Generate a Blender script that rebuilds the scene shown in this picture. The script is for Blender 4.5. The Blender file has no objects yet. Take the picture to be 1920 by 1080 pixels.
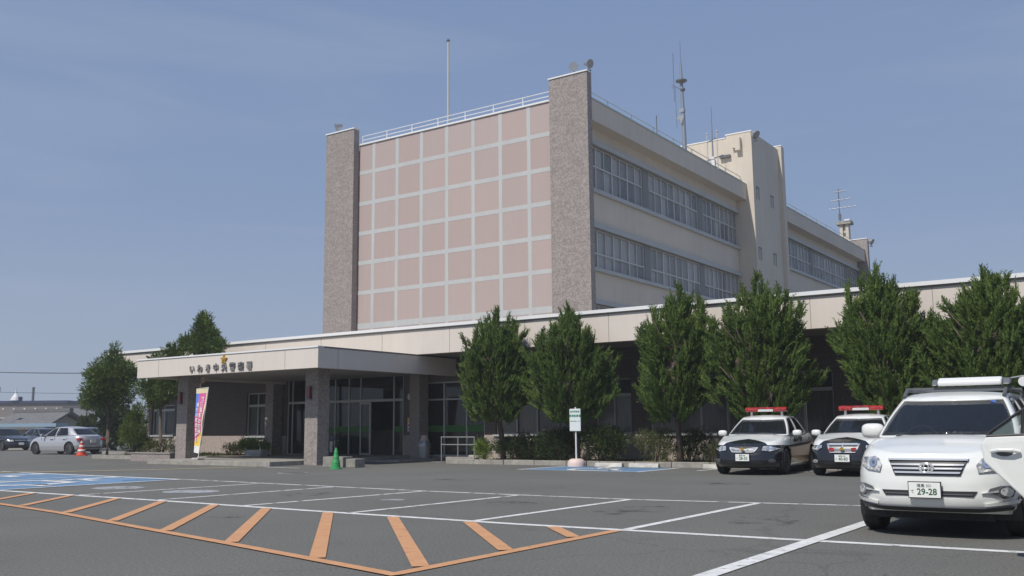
import bpy, bmesh, math, random
from mathutils import Vector, Matrix, noise
R = math.radians
SC = bpy.context.scene
COL = SC.collection

# ---------------------------------------------------------------- camera
cam = bpy.data.cameras.new('camera'); cam.sensor_width = 36; cam.lens = 33.526
cam.clip_start = 0.1; cam.clip_end = 6000
camo = bpy.data.objects.new('camera', cam); COL.objects.link(camo)
PIT, ROL, YAW = 0.14517429, 0.00917561, 0.600
def _basis():
    cp, sp, cr, sr = math.cos(PIT), math.sin(PIT), math.cos(ROL), math.sin(ROL)
    P = Matrix(((1,0,0),(0,cp,sp),(0,-sp,cp))); Q = Matrix(((cr,0,-sr),(0,1,0),(sr,0,cr)))
    c, s = math.cos(YAW), math.sin(YAW)
    return Q @ P @ Matrix(((c,s,0),(-s,c,0),(0,0,1)))
Bm = _basis()
rt, fw, up = Vector(Bm[0]), Vector(Bm[1]), Vector(Bm[2])
m = Matrix((rt, up, -fw)).transposed().to_4x4(); m.translation = (0, 0, 1.2)
camo.matrix_world = m
SC.camera = camo

# ---------------------------------------------------------------- world and sun
SUN_EL, SUN_ROT = R(52), R(188.8)
world = bpy.data.worlds.new('World'); SC.world = world; world.use_nodes = True
nt = world.node_tree; nt.nodes.clear()
sky = nt.nodes.new('ShaderNodeTexSky'); sky.sky_type = 'NISHITA'; sky.sun_disc = False
sky.sun_elevation = SUN_EL; sky.sun_rotation = SUN_ROT
sky.air_density = 1.0; sky.dust_density = 1.6; sky.ozone_density = 1.5; sky.altitude = 0
hs = nt.nodes.new('ShaderNodeHueSaturation'); hs.inputs['Saturation'].default_value = 0.80
tc = nt.nodes.new('ShaderNodeTexCoord'); mp = nt.nodes.new('ShaderNodeMapping')
mp.inputs['Rotation'].default_value = (0, 0, R(30)); mp.inputs['Scale'].default_value = (1.2, 1.2, 9)
ns = nt.nodes.new('ShaderNodeTexNoise'); ns.inputs['Scale'].default_value = 1.3; ns.inputs['Detail'].default_value = 5
ns.inputs['Roughness'].default_value = 0.55; ns.inputs['Distortion'].default_value = 0.6
cr_ = nt.nodes.new('ShaderNodeMapRange'); cr_.inputs[1].default_value = 0.52; cr_.inputs[2].default_value = 0.85
cr_.inputs[3].default_value = 0.0; cr_.inputs[4].default_value = 0.22
mx = nt.nodes.new('ShaderNodeMix'); mx.data_type = 'RGBA'
mx.inputs[7].default_value = (5.6, 6.0, 6.6, 1)
sx_ = nt.nodes.new('ShaderNodeSeparateXYZ'); nt.links.new(tc.outputs['Generated'], sx_.inputs[0])
gr_ = nt.nodes.new('ShaderNodeValToRGB'); ge = gr_.color_ramp.elements
ge[0].position = 0.0; ge[0].color = (.375, .450, .575, 1); ge[1].position = .62; ge[1].color = (.178, .270, .480, 1)
g2 = ge.new(.22); g2.color = (.240, .332, .528, 1)
nt.links.new(sx_.outputs[2], gr_.inputs[0])
gs = nt.nodes.new('ShaderNodeVectorMath'); gs.operation = 'SCALE'; gs.inputs['Scale'].default_value = 10.0
nt.links.new(gr_.outputs[0], gs.inputs[0])
m0 = nt.nodes.new('ShaderNodeMix'); m0.data_type = 'RGBA'; m0.inputs[0].default_value = .85
bg = nt.nodes.new('ShaderNodeBackground'); bg.inputs['Strength'].default_value = 0.10
out = nt.nodes.new('ShaderNodeOutputWorld')
nt.links.new(sky.outputs[0], hs.inputs['Color']); nt.links.new(hs.outputs[0], m0.inputs[6]); nt.links.new(gs.outputs[0], m0.inputs[7]); nt.links.new(m0.outputs[2], mx.inputs[6])
nt.links.new(tc.outputs['Generated'], mp.inputs[0]); nt.links.new(mp.outputs[0], ns.inputs['Vector'])
nt.links.new(ns.outputs[0], cr_.inputs[0]); nt.links.new(cr_.outputs[0], mx.inputs[0])
nt.links.new(mx.outputs[2], bg.inputs[0]); nt.links.new(bg.outputs[0], out.inputs[0])

sl = bpy.data.lights.new('sun', 'SUN'); sl.energy = 3.8; sl.angle = R(0.6); sl.color = (1.0, 0.95, 0.87)
so = bpy.data.objects.new('sun', sl); COL.objects.link(so)
so.rotation_euler = Vector((0.12, 0.772, -1)).to_track_quat('-Z', 'Y').to_euler()
SC.view_settings.view_transform = 'Standard'; SC.view_settings.look = 'None'
SC.view_settings.exposure = 0.0; SC.view_settings.gamma = 1
SC.cycles.max_bounces = 6; SC.cycles.transparent_max_bounces = 12
SC.cycles.use_denoising = True

# ---------------------------------------------------------------- materials
def mat(name, col, col2=None, scale=8.0, rough=0.6, bump=0.0, bscale=None, metal=0.0, coat=0.0, spec=0.5,
        lo=0.35, hi=0.65, big=0.0, bigscale=0.3, alpha=None, wear=None, stretch=None, ior=None, streak=0.0, brick=None):
    m = bpy.data.materials.new(name); m.use_nodes = True
    n = m.node_tree.nodes; l = m.node_tree.links; b = n['Principled BSDF']
    b.inputs['Base Color'].default_value = (*col, 1); b.inputs['Roughness'].default_value = rough
    b.inputs['Metallic'].default_value = metal; b.inputs['Coat Weight'].default_value = coat
    b.inputs['Coat Roughness'].default_value = 0.04
    b.inputs['Specular IOR Level'].default_value = spec
    t = n.new('ShaderNodeTexCoord'); src = t.outputs['Object']
    if stretch:
        mpp = n.new('ShaderNodeMapping'); mpp.inputs['Scale'].default_value = stretch
        l.new(src, mpp.inputs[0]); src = mpp.outputs[0]
    c_out = None
    if col2 is not None:
        z = n.new('ShaderNodeTexNoise'); z.inputs['Scale'].default_value = scale; z.inputs['Detail'].default_value = 3
        l.new(src, z.inputs['Vector'])
        r = n.new('ShaderNodeMapRange'); r.inputs[1].default_value = lo; r.inputs[2].default_value = hi
        l.new(z.outputs[0], r.inputs[0])
        x = n.new('ShaderNodeMix'); x.data_type = 'RGBA'
        x.inputs[6].default_value = (*col, 1); x.inputs[7].default_value = (*col2, 1)
        l.new(r.outputs[0], x.inputs[0]); c_out = x.outputs[2]
    if big:
        z = n.new('ShaderNodeTexNoise'); z.inputs['Scale'].default_value = bigscale; z.inputs['Detail'].default_value = 4
        l.new(t.outputs['Object'], z.inputs['Vector'])
        r = n.new('ShaderNodeMapRange'); r.inputs[1].default_value = .3; r.inputs[2].default_value = .7
        r.inputs[3].default_value = 1 - big; r.inputs[4].default_value = 1 + big
        l.new(z.outputs[0], r.inputs[0])
        v = n.new('ShaderNodeVectorMath'); v.operation = 'SCALE'
        if c_out: l.new(c_out, v.inputs[0])
        else: v.inputs[0].default_value = col
        l.new(r.outputs[0], v.inputs['Scale']); c_out = v.outputs[0]
    def mulc(fac):
        nonlocal c_out
        v = n.new('ShaderNodeVectorMath'); v.operation = 'SCALE'
        if c_out: l.new(c_out, v.inputs[0])
        else: v.inputs[0].default_value = col
        l.new(fac, v.inputs['Scale']); c_out = v.outputs[0]
    if streak:   # rain streaks and grime running down the face
        mq = n.new('ShaderNodeMapping'); mq.inputs['Scale'].default_value = (2.2, 2.2, .16)
        z = n.new('ShaderNodeTexNoise'); z.inputs['Scale'].default_value = 1.6; z.inputs['Detail'].default_value = 7; z.inputs['Roughness'].default_value = .7
        l.new(t.outputs['Object'], mq.inputs[0]); l.new(mq.outputs[0], z.inputs['Vector'])
        r = n.new('ShaderNodeMapRange'); r.inputs[1].default_value = .42; r.inputs[2].default_value = .72
        r.inputs[3].default_value = 1.0; r.inputs[4].default_value = 1-streak
        l.new(z.outputs[0], r.inputs[0]); mulc(r.outputs[0])
    if brick:    # tile joints, running on any upright face
        sp = n.new('ShaderNodeSeparateXYZ'); l.new(t.outputs['Object'], sp.inputs[0])
        ad = n.new('ShaderNodeMath'); ad.operation = 'ADD'; l.new(sp.outputs[0], ad.inputs[0]); l.new(sp.outputs[1], ad.inputs[1])
        cb = n.new('ShaderNodeCombineXYZ'); l.new(ad.outputs[0], cb.inputs[0]); l.new(sp.outputs[2], cb.inputs[1])
        bt = n.new('ShaderNodeTexBrick'); bt.inputs['Scale'].default_value = 1; bt.inputs['Brick Width'].default_value = brick[0]
        bt.inputs['Row Height'].default_value = brick[1]; bt.inputs['Mortar Size'].default_value = brick[2]
        bt.inputs['Color1'].default_value = (1, 1, 1, 1); bt.inputs['Color2'].default_value = (.90, .90, .90, 1); bt.inputs['Mortar'].default_value = (brick[3],)*3+(1,)
        l.new(cb.outputs[0], bt.inputs['Vector'])
        sq_ = n.new('ShaderNodeSeparateColor'); l.new(bt.outputs['Color'], sq_.inputs[0]); mulc(sq_.outputs[0])
    if c_out: l.new(c_out, b.inputs['Base Color'])
    if bump:
        z = n.new('ShaderNodeTexNoise'); z.inputs['Scale'].default_value = bscale or scale; z.inputs['Detail'].default_value = 4
        l.new(t.outputs['Object'], z.inputs['Vector'])
        bp = n.new('ShaderNodeBump'); bp.inputs['Strength'].default_value = bump; bp.inputs['Distance'].default_value = 0.02
        l.new(z.outputs[0], bp.inputs['Height']); l.new(bp.outputs[0], b.inputs['Normal'])
    if wear:   # worn road paint: alpha from noise
        sc_, th, soft = wear
        z = n.new('ShaderNodeTexNoise'); z.inputs['Scale'].default_value = sc_; z.inputs['Detail'].default_value = 6
        z.inputs['Roughness'].default_value = 0.7
        l.new(t.outputs['Object'], z.inputs['Vector'])
        r = n.new('ShaderNodeMapRange'); r.inputs[1].default_value = th; r.inputs[2].default_value = th + soft
        l.new(z.outputs[0], r.inputs[0]); l.new(r.outputs[0], b.inputs['Alpha'])
    elif alpha is not None: b.inputs['Alpha'].default_value = alpha
    return m

def asphalt_mat():
    m = mat('asphalt', (.098, .096, .086), (.180, .176, .160), scale=34, rough=.9, bump=.5, bscale=90, big=.09, bigscale=.35, lo=.3, hi=.7)
    n = m.node_tree.nodes; l = m.node_tree.links; b = n['Principled BSDF']
    src = b.inputs['Base Color'].links[0].from_socket
    t = n.new('ShaderNodeTexCoord')
    # faint seams of the paved strips and a few dark drips
    w = n.new('ShaderNodeTexNoise'); w.inputs['Scale'].default_value = 0.9; w.inputs['Detail'].default_value = 8; w.inputs['Roughness'].default_value = .75
    l.new(t.outputs['Object'], w.inputs['Vector'])
    r = n.new('ShaderNodeMapRange'); r.inputs[1].default_value = .60; r.inputs[2].default_value = .74; r.inputs[3].default_value = 1; r.inputs[4].default_value = .78
    l.new(w.outputs[0], r.inputs[0])
    vo = n.new('ShaderNodeTexVoronoi'); vo.feature = 'DISTANCE_TO_EDGE'; vo.inputs['Scale'].default_value = .16
    dn = n.new('ShaderNodeTexNoise'); dn.inputs['Scale'].default_value = 1.6; dn.inputs['Detail'].default_value = 6
    va = n.new('ShaderNodeVectorMath'); va.operation = 'MULTIPLY_ADD'; va.inputs[1].default_value = (.9, .9, 0)
    l.new(t.outputs['Object'], dn.inputs['Vector']); l.new(dn.outputs['Color'], va.inputs[0]); l.new(t.outputs['Object'], va.inputs[2])
    l.new(va.outputs[0], vo.inputs['Vector'])
    r2 = n.new('ShaderNodeMapRange'); r2.inputs[1].default_value = .0; r2.inputs[2].default_value = .006; r2.inputs[3].default_value = .80; r2.inputs[4].default_value = 1
    l.new(vo.outputs[0], r2.inputs[0])
    mu = n.new('ShaderNodeMath'); mu.operation = 'MULTIPLY'; l.new(r.outputs[0], mu.inputs[0]); l.new(r2.outputs[0], mu.inputs[1])
    v = n.new('ShaderNodeVectorMath'); v.operation = 'SCALE'; l.new(src, v.inputs[0]); l.new(mu.outputs[0], v.inputs['Scale'])
    l.new(v.outputs[0], b.inputs['Base Color'])
    return m

def glass_mat(name, tint=(.03, .035, .04), alpha=.55, rough=.03, spec=.5):
    return mat(name, tint, rough=rough, alpha=alpha, spec=spec)

M = {}
M['asphalt'] = asphalt_mat()
M['white_line'] = mat('white_line', (.74, .74, .72), (.60, .60, .58), scale=6, rough=.75, wear=(7, .31, .12))
M['worn_line'] = mat('worn_line', (.72, .72, .70), (.56, .56, .54), scale=6, rough=.75, wear=(3.2, .37, .10))
M['orange_line'] = mat('orange_line', (.60, .315, .155), (.53, .27, .13), scale=5, rough=.75, wear=(9, .26, .12))
M['yellow_line'] = mat('yellow_line', (.66, .52, .27), (.55, .46, .28), scale=3, rough=.75, wear=(4, .30, .15))
M['blue_paint'] = mat('blue_paint', (.12, .225, .37), (.16, .26, .39), scale=3, rough=.75, big=.12, wear=(5, .28, .12))
M['pale_patch'] = mat('pale_patch', (.38, .39, .40), rough=.8, wear=(2.5, .33, .22))
M['fascia'] = mat('fascia', (.685, .620, .555), rough=.7, streak=.05, big=.035, bigscale=.5, bump=.05, bscale=30)
M['fascia_seam'] = mat('fascia_seam', (.30, .28, .25), rough=.8)
M['beige_wall'] = mat('beige_wall', (.63, .562, .472), rough=.75, streak=.10, big=.05, bigscale=.35, bump=.05, bscale=20)
M['pink_panel'] = mat('pink_panel', (.465, .375, .350), (.44, .355, .332), scale=26, rough=.8, streak=.10, big=.04, bigscale=.6)
for _k, _t in enumerate(((.475, .378, .350), (.458, .370, .346), (.468, .384, .360), (.452, .360, .336))):
    M['pink_tile_%d' % _k] = mat('pink_tile', _t, tuple(q*.94 for q in _t), scale=26, rough=.8, streak=.03)
M['grid_band'] = mat('grid_band', (.50, .51, .505), rough=.75, streak=.08, big=.03, bigscale=1)
M['granite'] = mat('granite', (.258, .222, .205), (.378, .335, .313), scale=15, rough=.8, streak=.08, brick=(.45, .15, .005, .90), lo=.38, hi=.62, bump=.4, bscale=14)
M['dark_granite'] = mat('dark_granite', (.13, .105, .095), (.165, .138, .125), scale=16, rough=.7, brick=(.40, .12, .006, .75), lo=.38, hi=.62, bump=.15, bscale=14)
M['sunlit_dado'] = mat('sunlit_dado', (.36, .30, .265), (.44, .38, .345), scale=16, rough=.8, lo=.38, hi=.62)  # sunlight on the wall foot below the overhang, put into the paler colour
M['coping'] = mat('coping', (.80, .80, .80), rough=.35, metal=.0, spec=.6)
M['white_rail'] = mat('white_rail', (.78, .78, .80), rough=.45)
M['green_rail'] = mat('green_rail', (.42, .47, .45), rough=.5)
M['ledge'] = mat('ledge', (.43, .44, .43), rough=.5, big=.05, bigscale=1)
M['alu'] = mat('alu', (.52, .51, .49), rough=.45, metal=.1)
M['pier'] = mat('pier', (.22, .225, .22), rough=.7)
M['pane_glass'] = glass_mat('pane_glass', (.40, .41, .42), .30, .08, .5)  # pale diffuse tint paints a dusty reflection over the panes
M['dark_glass'] = glass_mat('dark_glass', (.07, .08, .082), .28, .05, .6)
M['door_glass'] = glass_mat('door_glass', (.02, .03, .028), .55, .03, .8)
M['blind'] = mat('blind', (.50, .49, .46), (.36, .355, .34), scale=5, rough=.9, stretch=(6, 6, .3))
M['blind_white'] = mat('blind_white', (.86, .83, .78), (.72, .70, .66), scale=5, rough=.9, stretch=(6, 6, .3))
M['room'] = mat('room', (.075, .075, .075), (.12, .115, .11), scale=1.2, rough=.9)
M['green_strip'] = mat('green_strip', (.045, .22, .04), rough=.5, alpha=.75)
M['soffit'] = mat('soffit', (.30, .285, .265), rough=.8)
M['concrete'] = mat('concrete', (.36, .34, .30), (.27, .255, .23), scale=5, rough=.9, bump=.2, big=.12, bigscale=1)
M['block_grey'] = mat('block_grey', (.30, .29, .25), (.22, .21, .185), scale=6, rough=.9)
M['kerb_white'] = mat('kerb_white', (.60, .58, .53), (.42, .40, .37), scale=4, rough=.9)
M['soil'] = mat('soil', (.14, .105, .075), (.21, .165, .12), scale=7, rough=1, bump=.5, bscale=10)
M['bark'] = mat('bark', (.075, .055, .042), (.13, .10, .08), scale=14, rough=.95, bump=.5, bscale=25, stretch=(1, 1, .25))
M['metal'] = mat('metal', (.42, .43, .44), rough=.4, metal=.7)
M['steel_dark'] = mat('steel_dark', (.13, .14, .15), rough=.5, metal=.3)
M['steel_blue'] = mat('steel_blue', (.23, .26, .31), rough=.5, metal=.2)
M['white_metal'] = mat('white_metal', (.72, .72, .72), rough=.4)
M['chrome'] = mat('chrome', (.80, .80, .79), rough=.14, metal=.55, coat=.5)
M['rubber'] = mat('rubber', (.018, .018, .018), (.03, .03, .03), scale=20, rough=.8)
M['black_plastic'] = mat('black_plastic', (.022, .023, .025), rough=.5)
M['grey_plastic'] = mat('grey_plastic', (.10, .105, .11), rough=.5)
M['seat_fabric'] = mat('seat_fabric', (.055, .055, .058), (.09, .09, .09), scale=8, rough=.9)
M['white_paint'] = mat('white_paint', (.74, .75, .72), rough=.28, coat=.7, big=.01)
M['silver_paint'] = mat('silver_paint', (.50, .51, .54), rough=.3, metal=.35, coat=.6)
M['black_paint'] = mat('black_paint', (.012, .013, .016), rough=.25, coat=.8)
M['blue_grey_paint'] = mat('blue_grey_paint', (.06, .08, .11), rough=.3, coat=.7)
M['car_glass'] = glass_mat('car_glass', (.02, .024, .03), .52, .02, .7)
M['side_glass'] = glass_mat('side_glass', (.010, .012, .014), .86, .02, .6)
M['lamp_lens'] = mat('lamp_lens', (.60, .60, .59), (.24, .24, .24), scale=22, rough=.08, spec=.9, coat=1, lo=.45, hi=.55)
M['lamp_bowl'] = mat('lamp_bowl', (.80, .82, .85), rough=.1, metal=.9)
M['tail_red'] = mat('tail_red', (.42, .02, .015), rough=.15, coat=1)
M['beacon_red'] = mat('beacon_red', (.50, .03, .02), (.16, .012, .01), scale=22, rough=.12, coat=1)
M['beacon_white'] = mat('beacon_white', (.62, .60, .58), rough=.2, coat=1)
M['red_lamp'] = mat('red_lamp', (.14, .012, .012), rough=.3, coat=.6)
M['gold'] = mat('gold', (.62, .38, .07), rough=.35, metal=.6)
M['ink'] = mat('ink', (.02, .025, .022), rough=.6)
M['ink_green'] = mat('ink_green', (.02, .11, .05), rough=.6)
M['green_ink_sign'] = mat('green_ink_sign', (.05, .24, .16), rough=.6)
M['sign_white'] = mat('sign_white', (.68, .73, .72), rough=.4)
M['pink_base'] = mat('pink_base', (.70, .55, .50), rough=.6)
M['cone_green'] = mat('cone_green', (.035, .30, .085), rough=.5)
M['cone_red'] = mat('cone_red', (.62, .07, .03), rough=.5)
M['cone_white'] = mat('cone_white', (.75, .74, .72), rough=.5)
M['letter'] = mat('letter', (.30, .29, .28), rough=.35, metal=.5)
M['letter_disc'] = mat('letter_disc', (.40, .385, .37), rough=.4, metal=.3)
M['banner_pink'] = mat('banner_pink', (.80, .16, .30), (.72, .12, .36), scale=1.5, rough=.8)
M['banner_yellow'] = mat('banner_yellow', (.90, .62, .10), rough=.8)
M['banner_cream'] = mat('banner_cream', (.80, .70, .45), rough=.8)
M['banner_blue'] = mat('banner_blue', (.12, .25, .75), rough=.8)
M['paper'] = mat('paper', (.80, .80, .78), rough=.8)
M['roof_tile'] = mat('roof_tile', (.115, .115, .12), (.17, .165, .165), scale=3, rough=.7, stretch=(1, 1, 6))
M['house_wall'] = mat('house_wall', (.34, .32, .29), rough=.9, big=.05)
M['mauve_wall'] = mat('mauve_wall', (.22, .19, .18), (.25, .215, .20), scale=3, rough=.9)
M['navy'] = mat('navy', (.035, .045, .11), rough=.6)
M['pale_blue'] = mat('pale_blue', (.30, .42, .52), rough=.6)
M['scooter_red'] = mat('scooter_red', (.25, .03, .06), rough=.3, coat=.6)
M['wire'] = mat('wire', (.06, .065, .08), rough=.7)

def leaf_mat(name, c1, c2, c3, sc=1.2):
    m = bpy.data.materials.new(name); m.use_nodes = True
    n = m.node_tree.nodes; l = m.node_tree.links; b = n['Principled BSDF']; o = n['Material Output']
    b.inputs['Roughness'].default_value = .65; b.inputs['Specular IOR Level'].default_value = .25
    t = n.new('ShaderNodeTexCoord'); z = n.new('ShaderNodeTexNoise'); z.inputs['Scale'].default_value = sc; z.inputs['Detail'].default_value = 6
    z.inputs['Roughness'].default_value = .7
    l.new(t.outputs['Object'], z.inputs['Vector'])
    r = n.new('ShaderNodeValToRGB'); e = r.color_ramp.elements
    e[0].position = .33; e[0].color = (*c1, 1); e[1].position = .68; e[1].color = (*c3, 1)
    k = e.new(.5); k.color = (*c2, 1)
    l.new(z.outputs[0], r.inputs[0]); l.new(r.outputs[0], b.inputs['Base Color'])
    tr = n.new('ShaderNodeBsdfTranslucent'); l.new(r.outputs[0], tr.inputs[0])
    mxs = n.new('ShaderNodeMixShader'); mxs.inputs[0].default_value = .22
    l.new(b.outputs[0], mxs.inputs[1]); l.new(tr.outputs[0], mxs.inputs[2]); l.new(mxs.outputs[0], o.inputs[0])
    return m
M['juniper'] = leaf_mat('juniper', (.050, .088, .018), (.082, .132, .026), (.135, .190, .042), 1.3)
M['pine'] = leaf_mat('pine', (.060, .098, .024), (.10, .150, .036), (.17, .22, .06), 1.6)
M['shrub_dark'] = leaf_mat('shrub_dark', (.03, .05, .018), (.05, .08, .026), (.09, .12, .04), 2)
M['shrub_mid'] = leaf_mat('shrub_mid', (.035, .06, .016), (.065, .10, .026), (.13, .18, .05), 2.5)
M['shrub_light'] = leaf_mat('shrub_light', (.11, .17, .03), (.18, .26, .05), (.26, .34, .08), 3)
M['shrub_yellow'] = leaf_mat('shrub_yellow', (.06, .10, .02), (.12, .18, .035), (.22, .28, .07), 2.5)
M['shrub_olive'] = leaf_mat('shrub_olive', (.07, .09, .03), (.11, .13, .045), (.15, .165, .06), 3)

# ---------------------------------------------------------------- mesh helpers
class MB:
    def __init__(s): s.v = []; s.f = []; s.mi = []; s.ms = []; s.cur = 0
    def use(s, m):
        if m not in s.ms: s.ms.append(m)
        s.cur = s.ms.index(m); return s
    def face(s, idx): s.f.append(tuple(idx)); s.mi.append(s.cur)
    def poly(s, pts):
        b = len(s.v); s.v += [tuple(p) for p in pts]; s.face(range(b, b + len(pts))); return s
    def box(s, x0, x1, y0, y1, z0, z1):
        if x0 > x1: x0, x1 = x1, x0
        if y0 > y1: y0, y1 = y1, y0
        if z0 > z1: z0, z1 = z1, z0
        b = len(s.v)
        s.v += [(x0,y0,z0),(x1,y0,z0),(x1,y1,z0),(x0,y1,z0),(x0,y0,z1),(x1,y0,z1),(x1,y1,z1),(x0,y1,z1)]
        for q in ((0,3,2,1),(4,5,6,7),(0,1,5,4),(1,2,6,5),(2,3,7,6),(3,0,4,7)): s.face([b+i for i in q])
        return s
    def prism(s, pts, axis, a0, a1):
        """closed polygon (2D) extruded along axis 'x','y','z' from a0 to a1"""
        n = len(pts); b = len(s.v)
        def mk(p, a):
            return {'x': (a, p[0], p[1]), 'y': (p[0], a, p[1]), 'z': (p[0], p[1], a)}[axis]
        s.v += [mk(p, a0) for p in pts] + [mk(p, a1) for p in pts]
        s.face([b+i for i in range(n)][::-1]); s.face([b+n+i for i in range(n)])
        for i in range(n): s.face([b+i, b+(i+1) % n, b+n+(i+1) % n, b+n+i])
        return s
    def tube(s, pts, r, n=8, cap=True):
        pts = [Vector(p) for p in pts]; rr = r if isinstance(r, (list, tuple)) else [r]*len(pts)
        b = len(s.v)
        for i, p in enumerate(pts):
            d = (pts[min(i+1, len(pts)-1)] - pts[max(i-1, 0)]).normalized()
            a = d.cross(Vector((0, 0, 1)))
            if a.length < 1e-3: a = d.cross(Vector((1, 0, 0)))
            a.normalize(); c = a.cross(d)
            for k in range(n):
                t = 2*math.pi*k/n; s.v.append(tuple(p + (a*math.cos(t) + c*math.sin(t))*rr[i]))
        for i in range(len(pts)-1):
            for k in range(n):
                s.face([b+i*n+k, b+i*n+(k+1) % n, b+(i+1)*n+(k+1) % n, b+(i+1)*n+k])
        if cap:
            s.face([b+k for k in range(n)]); s.face([b+(len(pts)-1)*n+k for k in range(n)][::-1])
        return s
    def lathe(s, prof, c=(0,0,0), axis='z', n=20, sx=1, sy=1):
        """prof: (radius, height) list"""
        b = len(s.v); m = len(prof)
        for r, h in prof:
            for k in range(n):
                t = 2*math.pi*k/n; x, y = r*math.cos(t)*sx, r*math.sin(t)*sy
                p = {'z': (x, y, h), 'y': (x, h, y), 'x': (h, x, y)}[axis]
                s.v.append((c[0]+p[0], c[1]+p[1], c[2]+p[2]))
        for i in range(m-1):
            for k in range(n): s.face([b+i*n+k, b+i*n+(k+1) % n, b+(i+1)*n+(k+1) % n, b+(i+1)*n+k])
        if prof[0][0] > 1e-4: s.face([b+k for k in range(n)][::-1])
        if prof[-1][0] > 1e-4: s.face([b+(m-1)*n+k for k in range(n)])
        return s
    def ball(s, c, rx, ry, rz, n=12, m=8):
        pr = [(max(1e-5, math.sin(math.pi*i/m)), -math.cos(math.pi*i/m)) for i in range(m+1)]
        b = len(s.v); 
        for r, h in pr:
            for k in range(n):
                t = 2*math.pi*k/n; s.v.append((c[0]+r*math.cos(t)*rx, c[1]+r*math.sin(t)*ry, c[2]+h*rz))
        for i in range(m):
            for k in range(n): s.face([b+i*n+k, b+i*n+(k+1) % n, b+(i+1)*n+(k+1) % n, b+(i+1)*n+k])
        return s

OFF = {}
def tag(o, label=None, cat=None, group=None, kind=None):
    if label: o['label'] = label
    if cat: o['category'] = cat
    if group: o['group'] = group
    if kind: o['kind'] = kind
    return o
def thing(name, label, cat, loc, group=None, rz=0.0):
    o = bpy.data.objects.new(name, None); COL.objects.link(o); o.empty_display_size = .3
    o.location = loc; o.rotation_euler = (0, 0, rz); OFF[o.name] = Vector(loc)
    return tag(o, label, cat, group)
def obj(name, mb, parent=None, smooth=False, bevel=0.0, subsurf=0, local=False, autosmooth=None, mats=None):
    me = bpy.data.meshes.new(name)
    off = Vector((0, 0, 0))
    if parent is not None and not local: off = OFF[parent.name]
    me.from_pydata([(v[0]-off.x, v[1]-off.y, v[2]-off.z) for v in mb.v], [], mb.f)
    for m in mb.ms: me.materials.append(M[m] if isinstance(m, str) else m)
    me.polygons.foreach_set('material_index', mb.mi)
    me.update()
    o = bpy.data.objects.new(name, me); COL.objects.link(o)
    if parent is not None: o.parent = parent; OFF[o.name] = off if not local else OFF.get(parent.name, off)
    else: OFF[o.name] = Vector((0, 0, 0))
    bmx = bmesh.new(); bmx.from_mesh(me); bmesh.ops.recalc_face_normals(bmx, faces=bmx.faces) if not smooth == 'keep' else None
    bmx.to_mesh(me); bmx.free()
    if smooth:
        me.polygons.foreach_set('use_smooth', [True]*len(me.polygons))
        if autosmooth:
            me.set_sharp_from_angle(angle=R(autosmooth))
    if bevel:
        b = o.modifiers.new('bevel', 'BEVEL'); b.width = bevel; b.segments = 2; b.limit_method = 'ANGLE'
    if subsurf:
        s_ = o.modifiers.new('sub', 'SUBSURF'); s_.levels = subsurf; s_.render_levels = subsurf
    return o
def struct(name, mb, **k):
    return tag(obj(name, mb, **k), kind='structure')
def copy_tree(o, parent=None):
    c = o.copy(); COL.objects.link(c)
    if parent is not None: c.parent = parent; c.matrix_parent_inverse = o.matrix_parent_inverse.copy()
    OFF[c.name] = OFF.get(o.name, Vector((0, 0, 0)))
    for ch in list(o.children): copy_tree(ch, c)
    return c
def text_mesh(name, s, size, m, parent, matrix, ext=0.004, sx=1.0, align='CENTER', bold=0.0, local=True):
    cu = bpy.data.curves.new(name, 'FONT'); cu.body = s; cu.size = size; cu.extrude = ext
    cu.align_x = align; cu.align_y = 'CENTER'; cu.offset = bold; cu.resolution_u = 3
    to = bpy.data.objects.new('tmp_text', cu); COL.objects.link(to)
    dg = bpy.context.evaluated_depsgraph_get(); dg.update()
    me = bpy.data.meshes.new_from_object(to.evaluated_get(dg)); me.name = name
    bpy.data.objects.remove(to); bpy.data.curves.remove(cu)
    me.transform(matrix @ Matrix.Diagonal((sx, 1, 1, 1)))
    me.materials.clear(); me.materials.append(M[m])
    o = bpy.data.objects.new(name, me); COL.objects.link(o); o.parent = parent
    OFF[o.name] = OFF.get(parent.name, Vector((0,0,0))) if parent else Vector((0,0,0))
    return o
def tmat(x, y, z, rz=0.0):
    """text standing upright, reading from the -Y side"""
    return Matrix.Translation((x, y, z)) @ Matrix.Rotation(rz, 4, 'Z') @ Matrix.Rotation(R(90), 4, 'X')

# ---------------------------------------------------------------- ground
def sm(t): t = max(0, min(1, t)); return t*t*(3-2*t)
def gz(x, y):
    d = math.hypot(x, y)
    z = 0.0
    z -= 2.8*sm((d-74)/14)*sm((-x-48)/10)
    return z
def axis_pts(a, b, fine0, fine1, step):
    p = [a]; 
    for q in (a*.6, a*.35, a*.2, a*.12): 
        if q < fine0: p.append(q)
    x = fine0
    while x <= fine1: p.append(x); x += step
    for q in (b*.12, b*.25, b*.5, b):
        if q > fine1: p.append(q)
    return sorted(set(p))
g = MB().use('asphalt')
xs = axis_pts(-3000, 3000, -120, 20, 4); ys = axis_pts(-3000, 3000, -20, 120, 4)
for y in ys:
    for x in xs: g.v.append((x, y, gz(x, y)))
nx = len(xs)
for j in range(len(ys)-1):
    for i in range(nx-1): g.face([j*nx+i, j*nx+i+1, (j+1)*nx+i+1, (j+1)*nx+i])
struct('ground', g, smooth=True)

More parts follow.
